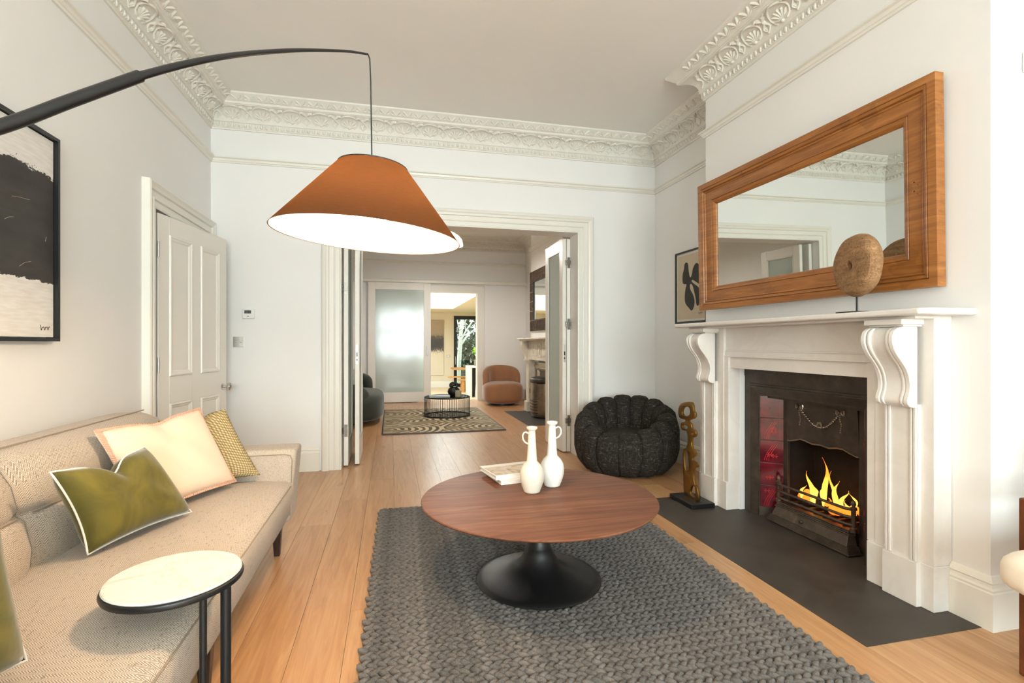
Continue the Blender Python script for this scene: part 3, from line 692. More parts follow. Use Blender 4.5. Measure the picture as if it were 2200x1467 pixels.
for sg in (-1, 1):
    yb = lambda a, b: tuple(sorted((YC + sg * a, YC + sg * b)))
    pr = part('pier', MB().box(2.196, 2.29, *yb(.555, .822), .19, 1.236), MT['marble'], fp, bev=.002)
    part('plinth', MB().box(2.190, 2.30, *yb(.518, .826), HZ, .19).box(2.166, 2.192, *yb(.616, .772), HZ, .19), MT['marble'], fp, bev=.002)
    part('inner_slip', MB().box(2.20, 2.308, *yb(.512, .556), .19, 1.03), MT['marble'], fp)
    part('pilaster', MB().box(2.178, 2.197, *yb(.62, .768), .19, .86), MT['marble'], pr)
    rd = MB()
    for a, b in ((.624, .636), (.640, .650), (.738, .748), (.752, .764)): rd.box(2.171, 2.179, *yb(a, b), .192, .855)
    part('reeding', rd, MT['marble'], pr, bev=.002)
    cb = MB()
    y0, y1 = yb(.618, .77)
    def scaled(k): return [(2.176 - (2.176 - x) * k, z) for x, z in CB]
    cb.prism(scaled(.88), y0 + .004, y1 - .004, lambda a, b, h: (a, h, b))
    for a, b, k in ((0, .022, 1.0), (.026, .040, .97), (.112, .126, .97), (.130, .152, 1.0)): cb.prism(scaled(k), y0 + a, y0 + b, lambda a_, b_, h: (a_, h, b_))
    part('corbel', cb, MT['marble'], fp, bev=.004, seg=3, smooth=40)
    part('corbel_cap', MB().box(2.075, 2.196, *yb(.606, .782), 1.200, 1.2245).box(2.095, 2.196, *yb(.614, .774), 1.192, 1.200), MT['marble'], fp, bev=.003)

# cast-iron insert
ins = thing('iron_fire_insert', (2.36, YC, 0), 'cast iron fireplace insert with red glazed tiles and swagged hood', 'fireplace insert')
part('outer_frame', frame_sweep([(0, 0), (0, .004), (.010, .006), (.052, .026), (.058, .026), (.060, .018), (.072, .018), (.074, .010), (.126, .010), (.126, 0)], YC - .382, YC + .382, .786, lambda a, z, d: (2.335 - d, a, z), HZ).box(2.322, 2.335, YC - .508, YC + .508, .905, .953), MT['iron'], ins)
for sg in (-1, 1):
    A = Vector((2.336, YC + sg * .382)); B = Vector((2.452, YC + sg * .288)); d = (B - A); L_ = d.length; d.normalize(); n = Vector((-d.y, d.x)) * (1 if sg > 0 else -1)
    if n.x > 0: n = -n
    pnl = part('tile_panel', MB().prism([(0, HZ), (L_, HZ), (L_, .786), (0, .786)], 0, -.012, lambda a, z, h: (A.x + d.x * a + n.x * h, A.y + d.y * a + n.y * h, z)), MT['iron'], ins)
    for k in range(5):
        z0 = .062 + k * .1445
        ti = part('tile', MB().prism([(.004, z0 + .001), (L_ - .004, z0 + .001), (L_ - .004, z0 + .1425), (.004, z0 + .1425)], .0005, .006, lambda a, z, h: (A.x + d.x * a + n.x * h, A.y + d.y * a + n.y * h, z)), MT['redtile'], ins, bev=.002)
        rl = MB(); rr = random.Random(k * 3 + sg)
        P3 = lambda a, z, h=.0065: (A.x + d.x * a + n.x * h, A.y + d.y * a + n.y * h, z)
        for f_ in range(2 if k < 4 else 0):
            rl = MB()
            ca = rr.uniform(.035, L_ - .03); cz = z0 + rr.uniform(.04, .12)
            for j in range(8):
                an = j * PI / 4
                rl.ell(P3(ca + .012 * math.cos(an), cz + .012 * math.sin(an)), Vector(P3(.008 * math.cos(an), .008 * math.sin(an), 0)) - Vector(P3(0, 0, 0)), Vector((0, 0, 0.003)) , (n.x * .003, n.y * .003, 0), 6, 4)
            rl.ell(P3(ca, cz), (d.x * .004, d.y * .004, 0), (0, 0, .004), (n.x * .004, n.y * .004, 0), 6, 4)
            part('flower_relief', rl, MT['redtile2'], ti, smooth=60)
        if k in (0, 2, 3):
            for s_ in range(3): part('stem_relief', MB().tube([P3(.03 + s_ * .012 + .03 * (1 - math.cos(u * .25)), z0 + .012 + u * .012) for u in range(10)], .0015, 4), MT['redtile2'], ti)
    part('inner_stile', MB().box(2.437, 2.457, *sorted((YC + sg * .288, YC + sg * .252)), HZ, .786), MT['iron'], ins, bev=.003)
part('header', MB().box(2.37, 2.457, YC - .39, YC + .39, .77, .79), MT['iron'], ins)
hd = [(-.252, .79), (-.252, .512), (-.235, .510), (-.19, .522), (-.15, .535), (-.11, .532), (-.06, .522), (0, .528), (.06, .522), (.11, .532), (.15, .535), (.19, .522), (.235, .510), (.252, .512), (.252, .79)]
hood = part('hood', MB().prism(hd, 0, .014, lambda a, z, h: (2.425 + h + (.786 - z) * .06, YC + a, z)), MT['iron'], ins, bev=.003)
HX = lambda z: 2.4245 + (.786 - z) * .06
rf = MB()
for sg in (-1, 1):
    bx, bz = YC + sg * .145, .735
    for a in (-1, 1): rf.tube([(HX(bz), bx + a * (.006 + .02 * math.sin(u * PI / 6)), bz + .014 * math.sin(u * PI / 3) * 1.0) for u in range(7)], .0052, 5)
    rf.tube([(HX(bz), bx - sg * u * .011, bz - .003 + .004 * math.sin(u * 1.4)) for u in range(6)], .003, 5)
    for k in range(9): rf.ell((HX(bz - .015 - k * .012), bx + .004 * math.sin(k), bz - .015 - k * .012), (0, .006, 0), (0, 0, .006), (.005, 0, 0), 6, 4)
    for k in range(12):
        u = k / 11; yy = bx - sg * (.014 + u * .126); zz = bz - .02 - .085 * math.sin(u * PI / 2)
        rf.ell((HX(zz), yy, zz), (0, .010, 0), (0, 0, .008 + .003 * (k % 2)), (.010, 0, 0), 6, 4)
for k in range(7):
    a = k * 2 * PI / 7; rf.ell((HX(.645), YC + .016 * math.cos(a), .642 + .014 * math.sin(a)), (0, .010, 0), (0, 0, .010), (.006, 0, 0), 6, 4)
part('swag_relief', rf, MT['polished'], hood, smooth=60)
part('hood_lip', MB().tube([(HX(z) - .001, YC + a, z) for a, z in hd[1:-1]], .006, 6), MT['polished'], hood, smooth=50)
part('firebox', MB().box(2.645, 2.655, YC - .27, YC + .27, .0, .8).box(2.458, 2.645, YC - .282, YC - .262, 0, .8).box(2.458, 2.645, YC + .262, YC + .282, 0, .8).box(2.458, 2.655, YC - .282, YC + .282, .8, .812).box(2.458, 2.645, YC - .262, YC + .262, .0095, .09), MT['sooty'], ins)
# grate
gr = thing('fire_grate', (2.36, YC, 0), 'cast iron fire grate with rails and stepped ash pan cover', 'grate')
def stepped(z0, z1, x0, x1, hw0, hw1):
    return MB().add([(x0, YC - hw0, z0), (x0, YC + hw0, z0), (x1, YC + hw1, z1), (x1, YC - hw1, z1), (2.404, YC - hw0, z0), (2.404, YC + hw0, z0), (2.404, YC + hw1, z1), (2.404, YC - hw1, z1)],
                    [(0,1,2,3),(4,7,6,5),(0,3,7,4),(1,5,6,2),(3,2,6,7),(0,4,5,1)])
ap = MB()
for k in range(7): q = stepped(.0095 + k * .0055, .0095 + (k + 1) * .0055 - .0015, 2.318 + k * .0022, 2.319 + k * .0022, .300 - k * .003, .299 - k * .003); ap.add(q.v, q.f)
q = stepped(.048, .098, 2.336, 2.356, .272, .26); ap.add(q.v, q.f)
for k in range(4): q = stepped(.099 + k * .008, .105 + k * .008, 2.352 + k * .004, 2.354 + k * .004, .268 - k * .004, .266 - k * .004); ap.add(q.v, q.f)
ash = part('ash_pan_cover', ap, MT['grate'], gr, bev=.0015, seg=1)
part('knob', MB().lathe([(0, 0), (.009, 0), (.011, .006), (.008, .012), (0, .014)], 12, fn=lambda x, y, z: (2.343 - z, YC + .04 + x, .074 + y)), MT['iron'], ash, smooth=40)
for z in (.158, .198, .24): part('rail', MB().tube([(2.404, YC - .268, z), (2.378, YC - .262, z), (2.362, YC - .235, z), (2.362, YC + .235, z), (2.378, YC + .262, z), (2.404, YC + .268, z)], .0085, 8), MT['grate'], gr, smooth=50)
for sg in (-1, 1):
    part('post', MB().lathe([(0, .12), (.017, .12), (.017, .14), (.012, .145), (.012, .235), (.016, .24), (.016, .25), (.008, .255), (.013, .268), (.010, .282), (0, .292)], 12, (2.385, YC + sg * .268, 0)), MT['grate'], gr, smooth=40)
for k in range(7): part('bottom_bar', MB().box(2.40, 2.62, YC - .2 + k * .066, YC - .185 + k * .066, .128, .138), MT['iron'], gr)
# fuel and flames
fi = thing('open_fire', (2.5, YC, .14), 'burning coals with orange flames in the grate', 'fire')
rr = random.Random(5)
for k in range(26):
    q = MB(); c = (rr.uniform(2.42, 2.60), YC + rr.uniform(-.215, .215), rr.uniform(.155, .185)); s_ = rr.uniform(.022, .036)
    q.ell(c, (s_, rr.uniform(-.01, .01), .004), (0, s_ * rr.uniform(.7, 1.1), rr.uniform(-.008, .008)), (0, .004, s_ * .7), 7, 5)
    part('coal', q, MT['ember'] if k % 3 else MT['sooty'], fi)
def flame(y, h, r, x=2.50, z0=.165, ph=0, lean=0):
    pts = []; rs = []
    for i in range(13):
        u = i / 12; pts.append((x + .012 * math.sin(u * 4 + ph), YC + y + .018 * math.sin(u * 6.5 + ph) * (.3 + u) + lean * u * u, z0 + h * u)); rs.append(max(.0006, r * (math.sin(PI * min(1, u * .9 + .16)) ** 1.1) * (1 - .45 * u)))
    part('flame', MB().tube(pts, rs, 10, flat=.55), MT['flame'], fi, smooth=80)
for a in ((.035, .28, .022, 2.5, .165, 0, .0), (.085, .13, .022, 2.47, .165, 1.2, -.01), (.125, .17, .02, 2.5, .165, 2.1, .02), (-.005, .12, .026, 2.46, .165, 3, 0), (-.045, .16, .022, 2.51, .165, 4, .015),
          (-.095, .13, .018, 2.49, .165, 5, -.02), (-.13, .11, .02, 2.53, .165, .6, 0), (.15, .09, .016, 2.46, .165, 4.4, .01), (.06, .10, .024, 2.45, .165, 5.5, 0), (.0, .2, .013, 2.54, .165, 2.6, .02), (-.16, .08, .014, 2.47, .165, 1.9, 0)): flame(*a)

# ---------------------------------------------------------------- pine mirror over the mantel
mi = thing('pine_mirror', (2.26, 2.475, 1.36), 'wide honey pine framed mirror above the marble mantel', 'mirror')
MY0, MY1, MZ0, MZ1 = 1.668, 3.306, 1.362, 2.264
def closed_frame(prof, y0, y1, z0, z1, fn):
    q = len(prof); rings = []
    for cy, cz, sy_, sz in ((y0, z0, 1, 1), (y1, z0, -1, 1), (y1, z1, -1, -1), (y0, z1, 1, -1)): rings.append([fn(cy + sy_ * w_, cz + sz * w_, d) for w_, d in prof])
    fs = []
    for k in range(4):
        for i in range(q): fs.append((k*q + i, ((k+1) % 4)*q + i, ((k+1) % 4)*q + (i+1) % q, k*q + (i+1) % q))
    return MB().add([p for r in rings for p in r], fs)
part('frame', closed_frame([(0, 0), (0, .048), (.034, .050), (.037, .045), (.040, .050), (.052, .046), (.056, .036), (.060, .040), (.066, .038), (.070, .032), (.128, .030), (.131, .026), (.134, .030), (.148, .026), (.160, .016), (.164, .008), (.164, 0)], MY0, MY1, MZ0, MZ1, lambda y, z, d: (2.288 - d, y, z)), MT['pine'], mi)
gl = part('mirror_glass', MB().box(2.280, 2.286, MY0 + .15, MY1 - .15, MZ0 + .15, MZ1 - .15), MT['mirror'], mi)
nh = MB()
for y, z in ((1.772, 1.83), (1.772, 1.79), (1.756, 1.815), (1.757, 1.775)): nh.ell((2.258, y, z), (.002, 0, 0), (0, .004, 0), (0, 0, .004), 6, 4)
part('nail_hole', nh, MT['sooty'], mi)
mi.location.x -= .026; mi.rotation_euler = (0, -.017, .025)     # hung leaning forward a little

# ---------------------------------------------------------------- wooden wheel on stand
wh = thing('wooden_wheel_sculpture', (2.105, 1.93, 1.262), 'round weathered wooden wheel with centre hole on thin black stand', 'sculpture')
part('stand_base', MB().box(2.045, 2.165, 1.87, 1.99, 1.2625, 1.268), MT['black'], wh, bev=.002)
part('stand_rod', MB().tube([(2.105, 1.93, 1.268), (2.105, 1.93, 1.36)], .0045, 8), MT['black'], wh, smooth=50)
N = 44
def wheel(u, v):
    prof = [(.018, -.030), (.022, -.036), (.06, -.038), (.11, -.036), (.134, -.028), (.144, -.008), (.144, .010), (.134, .030), (.11, .036), (.06, .038), (.022, .036), (.018, .030)]
    r, h = prof[int(round(v * 12)) % 12]; a = 2 * PI * u
    k = 1 + .015 * math.sin(3 * a + 1) + .010 * math.sin(7 * a) if r > .1 else 1 + .15 * math.sin(2 * a)
    p_, q_ = h, r * k * math.cos(a); c_, s_ = math.cos(-.26), math.sin(-.26)
    return (2.105 + p_ * c_ - q_ * s_, 1.93 + p_ * s_ + q_ * c_, 1.483 + r * k * math.sin(a))
part('wheel', MB().grid(N, 12, wheel, wu=True, wv=True), MT['oldwood'], wh, smooth=45)

# ---------------------------------------------------------------- bronze sculpture on the hearth
sc = thing('bronze_sculpture', (2.06, 3.19, HZ), 'tall abstract pierced bronze figure on black plinth by the marble pier', 'sculpture')
part('plinth', MB().box(1.968, 2.146, 3.052, 3.332, HZ, .034), MT['black'], sc, bev=.003)
so = [(3.327,.681),(3.265,.699),(3.194,.709),(3.171,.693),(3.165,.647),(3.142,.64),(3.148,.603),(3.206,.585),(3.227,.575),(3.212,.561),(3.188,.557),(3.188,.521),(3.148,.521),(3.131,.497),(3.148,.471),(3.188,.46),(3.188,.39),(3.137,.364),(3.139,.341),(3.177,.322),(3.177,.298),(3.148,.301),(3.118,.285),(3.12,.266),(3.165,.252),(3.157,.138),(3.114,.13),(3.103,.03),(3.148,.03),(3.229,.03),(3.284,.03),(3.292,.211),(3.3,.353),(3.235,.381),(3.233,.5),(3.302,.493),(3.323,.509),(3.321,.548),(3.265,.559),(3.259,.577),(3.314,.573),(3.352,.585),(3.358,.636)]
sho = [[(3.284,.66),(3.22,.67),(3.21,.618),(3.277,.601),(3.304,.619)],[(3.302,.533),(3.239,.536),(3.239,.511),(3.295,.507)],[(3.18,.502),(3.160,.502),(3.157,.48),(3.18,.478)],[(3.275,.335),(3.239,.358),(3.22,.239),(3.239,.223),(3.265,.219)],[(3.188,.119),(3.148,.127),(3.141,.054),(3.2,.057)]]
part('figure', outline_mesh(smooth_ring(so, 1), [smooth_ring([((q[0] - sum(p[0] for p in h_) / len(h_)) * 1.25 + sum(p[0] for p in h_) / len(h_), (q[1] - sum(p[1] for p in h_) / len(h_)) * 1.2 + sum(p[1] for p in h_) / len(h_)) for q in h_], 2) for h_ in sho], .007, .0012, lambda a, b, h: (2.06 + h, a, b)), MT['bronze'], sc, smooth=35)

# ---------------------------------------------------------------- framed print in the alcove
pr = thing('framed_print', (2.64, 4.1, 1.31), 'framed print of dark abstract petal shapes on beige in the alcove', 'picture')
part('frame', closed_frame([(0, 0), (0, .022), (.016, .022), (.016, 0)], 3.858, 4.352, 1.307, 1.969, lambda y, z, d: (2.648 - d, y, z)), MT['black'], pr)
part('mount', MB().box(2.636, 2.642, 3.874, 4.336, 1.323, 1.953), MT['mount'], pr)
part('paper', MB().box(2.6345, 2.6362, 3.893, 4.317, 1.343, 1.933), MT['beige_paper'], pr)
a_ = [(4.173,1.867),(4.142,1.849),(4.134,1.772),(4.112,1.709),(4.082,1.74),(4.068,1.8),(4.019,1.843),(3.967,1.813),(3.936,1.745),(3.931,1.647),(3.957,1.636),(4.009,1.662),(4.068,1.695),(4.097,1.685),(4.052,1.655),(3.988,1.623),(3.946,1.582),(3.936,1.526),(3.967,1.467),(3.993,1.45),(4.017,1.465),(4.025,1.528),(4.052,1.592),(4.073,1.645),(4.106,1.664),(4.117,1.643),(4.112,1.611),(4.062,1.556),(4.041,1.51),(4.046,1.455),(4.084,1.408),(4.128,1.442),(4.196,1.491),(4.199,1.575),(4.179,1.644),(4.162,1.664),(4.225,1.669),(4.237,1.702),(4.233,1.766),(4.208,1.808),(4.205,1.853)]
part('printed_shape', outline_mesh(smooth_ring(a_, 2), [], .0003, 0, lambda a, b, h: (2.6341 + h, a, b)), MT['charcoal_print'], pr)
def scribble(mb, o, e1, e2, w_, n=26, sd=1):
    r_ = random.Random(sd); pts = []
    for i in range(n):
        u = i / (n - 1); k = .35 * math.sin(u * 19 + sd) + .25 * math.sin(u * 37) + (.5 if u < .12 else 0)
        pts.append(Vector(o) + Vector(e1) * u + Vector(e2) * k)
    mb.tube(pts, w_, 4)
q = MB(); scribble(q, (2.6338, 3.985, 1.388), (0, -.06, .004), (0, 0, .018), .0008, sd=3); part('signature', q, MT['signature'], pr)

# ---------------------------------------------------------------- large abstract painting over the sofa
pa = thing('abstract_painting', (XL + .02, 1.9, 1.13), 'large black framed abstract canvas with dark band above the sofa', 'picture')
PX = XL + .03
part('frame', closed_frame([(0, 0), (0, .045), (.014, .045), (.014, 0)], 1.15, 2.672, 1.130, 2.026, lambda y, z, d: (XL + .002 + d, y, z)), MT['black'], pa)
part('canvas', MB().box(XL + .006, PX, 1.168, 2.654, 1.148, 2.008), MT['painting'], pa)
q = MB(); scribble(q, (PX + .001, 2.565, 1.185), (0, .065, .004), (0, 0, .016), .0011, sd=2); part('signature', q, MT['signature'], pa)
q = MB()
for (y, z, dy, dz) in ((2.40, 1.70, .10, .012), (2.36, 1.60, .05, .02), (2.60, 1.56, .006, .02), (2.44, 1.43, .07, .03), (2.2, 1.66, .12, -.02)): part('brush_mark', MB().tube([(PX + .0012, y, z), (PX + .0012, y + dy * .5, z + dz * .7), (PX + .0012, y + dy, z + dz)], .0006, 4), MT['beige_paper'], pa)

# ---------------------------------------------------------------- sofa
so_ = thing('oatmeal_sofa', (-.95, 1.85, 0), 'long oatmeal herringbone sofa with square arms along the wall', 'sofa')
SY0, SY1 = .70, 2.955
part('base', MB().box(-1.40, -.535, SY0 + .02, SY1 - .02, .19, .25), MT['herring'], so_, bev=.01)
def seatf(u, v):
    y = .885 + (2.765 - .885) * u
    prof = [(-1.25, .25), (-.515, .232), (-.505, .245), (-.480, .36), (-.478, .405), (-.490, .425), (-.52, .437), (-.7, .447), (-.9, .447), (-1.05, .44), (-1.25, .43)]
    x, z = prof[int(round(v * 11)) % 11]
    if z > .4: z += .006 * math.sin(PI * u) - .012 * (abs(2 * u - 1) ** 14)
    return (x, y, z)
part('seat_cushion', MB().grid(25, 11, seatf, wv=True, caps=True), MT['herring'], so_, smooth=50)
part('seat_seam', MB().tube([(-.481, .89 + i * .0755, .415) for i in range(25)], .0028, 6).tube([(-.511, .89 + i * .0755, .236) for i in range(25)], .0028, 6), MT['seam'], so_)
for sg, y0, y1 in ((1, 2.768, SY1), (-1, SY0, .882)):
    ar = part('arm', MB().add([(-1.40, y0, .21), (-.50, y0, .21), (-.50, y1, .21), (-1.40, y1, .21), (-1.40, y0, .585), (-.468, y0, .585), (-.468, y1, .585), (-1.40, y1, .585)], [(0,3,2,1),(4,5,6,7),(0,1,5,4),(1,2,6,5),(2,3,7,6),(3,0,4,7)]), MT['herring'], so_, bev=.022, seg=4, smooth=50)
    yi = y0 if sg > 0 else y1
    part('arm_seam', MB().tube([(-1.05, yi - sg * .001, .560), (-.52, yi - sg * .001, .560), (-.495, yi - sg * .001, .553), (-.487, yi - sg * .001, .53), (-.498, yi - sg * .001, .25)], .0026, 6), MT['seam'], ar)
part('back_frame', MB().box(-1.455, -1.33, SY0 + .01, SY1 - .005, .2, .735), MT['herring'], so_, bev=.02, seg=3)
BKP = [(-1.03, .43), (-1.022, .50), (-1.045, .585), (-1.075, .604), (-1.066, .625), (-1.085, .70), (-1.125, .765), (-1.19, .79), (-1.28, .792), (-1.33, .775), (-1.34, .70), (-1.32, .43)]
for y0, y1 in ((.885, 1.822), (1.828, 2.90)):
    def bk(u, v, y0=y0, y1=y1):
        x, z = BKP[int(round(v * 12)) % 12]; e = abs(2 * u - 1) ** 10
        cx, cz = -1.2, .6
        x += (cx - x) * .16 * e; z += (cz - z) * (.10 * e if z > .5 else 0)
        x += (.018 * math.sin(PI * u) if x > -1.15 else 0)
        return (x, y0 + (y1 - y0) * u, z)
    bc = part('back_cushion', MB().grid(23, 12, bk, wv=True, caps=True), MT['herring'], so_, smooth=55)
    part('cushion_seam', MB().tube([(-1.067 + .018 * math.sin(PI * i / 20), y0 + .03 + (y1 - y0 - .06) * i / 20, .604) for i in range(21)], .0028, 6).tube([(-1.19, y0 + .03 + (y1 - y0 - .06) * i / 20, .792) for i in range(21)], .003, 6), MT['seam'], bc)
for x in (-.585, -1.33):
    for y in (2.905, .76, 1.83):
        part('leg', MB().add([(x - .014, y - .014, 0), (x + .014, y - .014, 0), (x + .014, y + .014, 0), (x - .014, y + .014, 0), (x - .026, y - .024, .195), (x + .026, y - .024, .195), (x + .026, y + .024, .195), (x - .026, y + .024, .195)], [(0,3,2,1),(4,5,6,7),(0,1,5,4),(1,2,6,5),(2,3,7,6),(3,0,4,7)]), MT['dwood'], so_, bev=.003)

# ---------------------------------------------------------------- scatter cushions
def pillow(name, label, corners, T, material, edge=None, group=None, chop=0, pinch=.07, er=.005, stitch=False):
    BL, BR, TR, TL = [Vector(c) for c in corners]
    cen = (BL + BR + TR + TL) / 4
    nrm = ((BR - BL) + (TR - TL)).cross((TL - BL) + (TR - BR)).normalized()
    if nrm.x < 0: nrm = -nrm
    o = thing(name, tuple(cen - Vector((0, 0, .17))), label, 'cushion', group=group)
    def flat(a, b):
        ku = pinch * (1 - b * b) * abs(a) ** 3; kv = pinch * (1 - a * a) * abs(b) ** 3
        A = a * (1 - ku); B = b * (1 - kv)
        if chop and b > 0: B -= chop * math.exp(-(a / .28) ** 2) * b ** 1.6
        u, v = (A + 1) / 2, (B + 1) / 2
        return BL * (1-u) * (1-v) + BR * u * (1-v) + TR * u * v + TL * (1-u) * v
    n = 25; mb = MB()
    for s_ in (1, -1):
        def g(u, v):
            a, b = 2 * u - 1, 2 * v - 1
            h = T * (max(0, (1 - a ** 4)) * max(0, (1 - b ** 4))) ** .55
            if chop and b > 0: h *= 1 - .55 * math.exp(-(a / .2) ** 2) * b
            h += .004 * math.sin(9 * a + 5 * b) * (1 - a * a) * (1 - b * b)
            return flat(a, b) + nrm * (h * s_)
        mb.grid(n, n, g)
    c = part('cover', mb, material, o, smooth=80)
    if edge:
        ring = [(-1 + 2*i/24, -1) for i in range(24)] + [(1, -1 + 2*i/24) for i in range(24)] + [(1 - 2*i/24, 1) for i in range(24)] + [(-1, 1 - 2*i/24) for i in range(24)]
        pts = [flat(a, b) for a, b in ring]
        if stitch:
            q = MB(); m = len(pts)
            for i in range(m):
                for f_ in (0, .5):
                    p = pts[i].lerp(pts[(i+1) % m], f_); t_ = (pts[(i+1) % m] - pts[i]).normalized(); inw = (cen - p).normalized()
                    q.tube([p - inw * .006 + nrm * .003, p + inw * .006 + nrm * .008, p + inw * .015 + nrm * .011], .0030, 5)
            part('blanket_stitch', q, edge, o, smooth=60, kind='stuff')
            part('edge_cord', MB().tube(pts, er, 6, closed=True), material, o, smooth=60)
        else: part('piping', MB().tube(pts, er, 8, closed=True), edge, o, smooth=60)
    return o
pillow('velvet_cushion', 'olive green velvet cushion with white piping lying against the blush cushion', [(-.915, 1.84, .466), (-.755, 2.215, .466), (-.895, 2.165, .735), (-.975, 1.77, .742)], .066, MT['velvet'], MT['piping'], 'olive velvet cushions on the sofa', chop=.34, pinch=.10, er=.0032)
pillow('velvet_cushion', 'second olive velvet cushion at the window end of the sofa', [(-.865, .92, .482), (-.715, 1.225, .482), (-.735, 1.175, .83), (-.945, .87, .80)], .08, MT['velvet'], MT['piping'], 'olive velvet cushions on the sofa', chop=.2, er=.0032)
pillow('blush_cushion', 'large blush cotton cushion edged in coral blanket stitch', [(-.905, 2.135, .480), (-.705, 2.60, .480), (-.878, 2.665, .814), (-1.078, 2.215, .792)], .054, MT['blush'], MT['stitch'], chop=.10, pinch=.06, er=.0055, stitch=True)
pillow('woven_cushion', 'gold basket-weave cushion tucked beside the sofa arm', [(-.90, 2.555, .47), (-.628, 2.735, .47), (-.805, 2.80, .795), (-1.04, 2.65, .765)], .036, MT['weave'], None, chop=.22, pinch=.05)

# ---------------------------------------------------------------- side table over the sofa seat
tb = thing('side_table', (-.42, 1.42, 0), 'small round side table with white marble top on black posts', 'side table')
TX, TY, TR_ = -.535, 1.462, .155
part('top_tray', MB().lathe([(0, .508), (TR_ - .006, .508), (TR_ - .001, .511), (TR_ + .001, .517), (TR_ - .001, .523), (TR_ - .006, .525), (0, .525)], 56, (TX, TY, 0)), MT['black'], tb, smooth=40)
part('stone_top', MB().lathe([(0, .525), (TR_ - .007, .525), (TR_ - .004, .528), (TR_ - .006, .532), (0, .532)], 56, (TX, TY, 0)), MT['marbletop'], tb, smooth=30, label='white veined marble top')
part('post', MB().tube([(-.412, 1.44, .01), (-.412, 1.44, .51)], .0125, 14), MT['black'], tb, smooth=40)
part('post', MB().tube([(-.440, 1.365, .01), (-.440, 1.365, .51)], .0082, 12), MT['black'], tb, smooth=40)
part('foot', MB().lathe([(0, .0), (.15, .0), (.152, .005), (.15, .012), (0, .012)], 40, (-.53, 1.45, 0)), MT['black'], tb, smooth=40)

# ---------------------------------------------------------------- tulip coffee table
TC = (.67, 2.28); RZ = .026
ct = thing('tulip_coffee_table', (TC[0], TC[1], RZ), 'round walnut coffee table on black trumpet pedestal', 'coffee table')
part('table_top', MB().lathe([(0, .392), (.505, .392), (.520, .394), (.538, .402), (.541, .407), (.538, .411), (.52, .412), (0, .412)], 96, (TC[0], TC[1], 0)), MT['walnut'], ct, smooth=35)
part('pedestal', MB().lathe([(0, .390), (.055, .390), (.055, .384), (.032, .382), (.030, .36), (.031, .30), (.036, .25), (.044, .21), (.055, .178), (.0565, .176), (.0575, .174), (.0595, .172), (.068, .150), (.085, .120), (.110, .096), (.145, .077), (.185, .063), (.225, .053), (.262, .044), (.284, .037), (.289, .032), (.286, .028), (.27, .027), (0, .027)], 72, (TC[0], TC[1], 0)), MT['blackmatt'], ct, smooth=50)

def vase(name, label, x, y, s, ang, material):
    o = thing(name, (x, y, .4125), label, 'vase', group='white bottle vases on the coffee table')
    P_ = [(0, 0), (.036, 0), (.040, .003), (.041, .008), (.050, .03), (.058, .058), (.060, .085), (.056, .110), (.044, .132), (.030, .146), (.0255, .152), (.0235, .18), (.0205, .23), (.0175, .285), (.0165, .300), (.020, .304), (.026, .308), (.0275, .314), (.026, .319), (.020, .319), (.016, .312), (.013, .26), (.012, .16), (0, .15)]
    part('body', MB().lathe([(r * s, z * s) for r, z in P_], 40, (x, y, .4125)), material, o, smooth=50)
    ca, sa = math.cos(ang), math.sin(ang)
    part('handle', MB().tube([(x + ca * r * s, y + sa * r * s, .4125 + z * s) for r, z in ((.018, .286), (.030, .293), (.040, .288), (.046, .274), (.044, .258), (.036, .245), (.026, .238), (.019, .236))], .0042 * s, 8), material, o, smooth=60)
vase('bottle_vase', 'bone white bottle vase with handle towards the books', .655, 2.345, .975, PI * .95, MT['ceramic2'])
vase('bottle_vase', 'pure white bottle vase with handle towards the fireplace', .782, 2.425, 1.0, -.15, MT['ceramic'])
def book(name, label, x, y, z, rz, w_, l, h, jacket, cover):
    o = thing(name, (x, y, z), label, 'book', rz=rz, group='art books on the coffee table')
    part('page_block', MB().box(.006, w_ - .006, .004, l - .006, .004, h - .004), MT['paper'], o, local=True)
    part('cover', MB().box(0, w_, 0, l, 0, .004).box(0, w_, 0, l, h - .004, h).box(0, w_, 0, .004, .004, h - .004), cover, o, local=True, bev=.001, seg=1)
    if jacket: part('cover_picture', MB().box(.004, w_ - .004, .006, l - .05, h - .0002, h + .0006), jacket, o, local=True)
book('art_book', 'lower white hardback under another book on the walnut table', .535, 2.485, .4125, .16, .30, .23, .021, None, MT['cover'])
book('art_book', 'upper white hardback with beige photographic jacket beside the bone vase', .512, 2.502, .4338, .20, .295, .225, .023, MT['jacket'], MT['cover'])

# ---------------------------------------------------------------- braided wool rug
rg = thing('braided_rug', (.72, 2.2, 0), 'chunky charcoal braided wool rug under the walnut table', 'rug')
RX0, RX1, RY0, RY1 = -.095, 1.545, .92, 3.485
part('backing', MB().box(RX0 + .01, RX1 - .01, RY0 + .01, RY1 - .01, .001, .010), MT['wool2'], rg)
RP_ = .0475
braids = []
for k in range(4):
    r_ = random.Random(40 + k); mb = MB(); n = int((RX1 - RX0) / .034)
    for i in range(n):
        x = RX0 + (i + .5) * (RX1 - RX0) / n
        for sg in (-1, 1):
            an = sg * (.62 + r_.uniform(-.12, .12)); ln = .0265 * r_.uniform(.92, 1.1); wd = .0125 * r_.uniform(.9, 1.1)
            c_, s_ = math.cos(an), math.sin(an)
            cx = x + (.0085 if sg > 0 else -.006) + r_.uniform(-.002, .002)
            mb.ell((cx, sg * .0118 + r_.uniform(-.0015, .0015), .0125 + r_.uniform(-.001, .0015)), (ln * c_, ln * s_, -.004), (-wd * s_, wd * c_, .001), (.002, 0, .0125), 8, 6)
    braids.append(mesh('braid', mb, MT['wool'], 70))
nr = int((RY1 - RY0) / RP_)
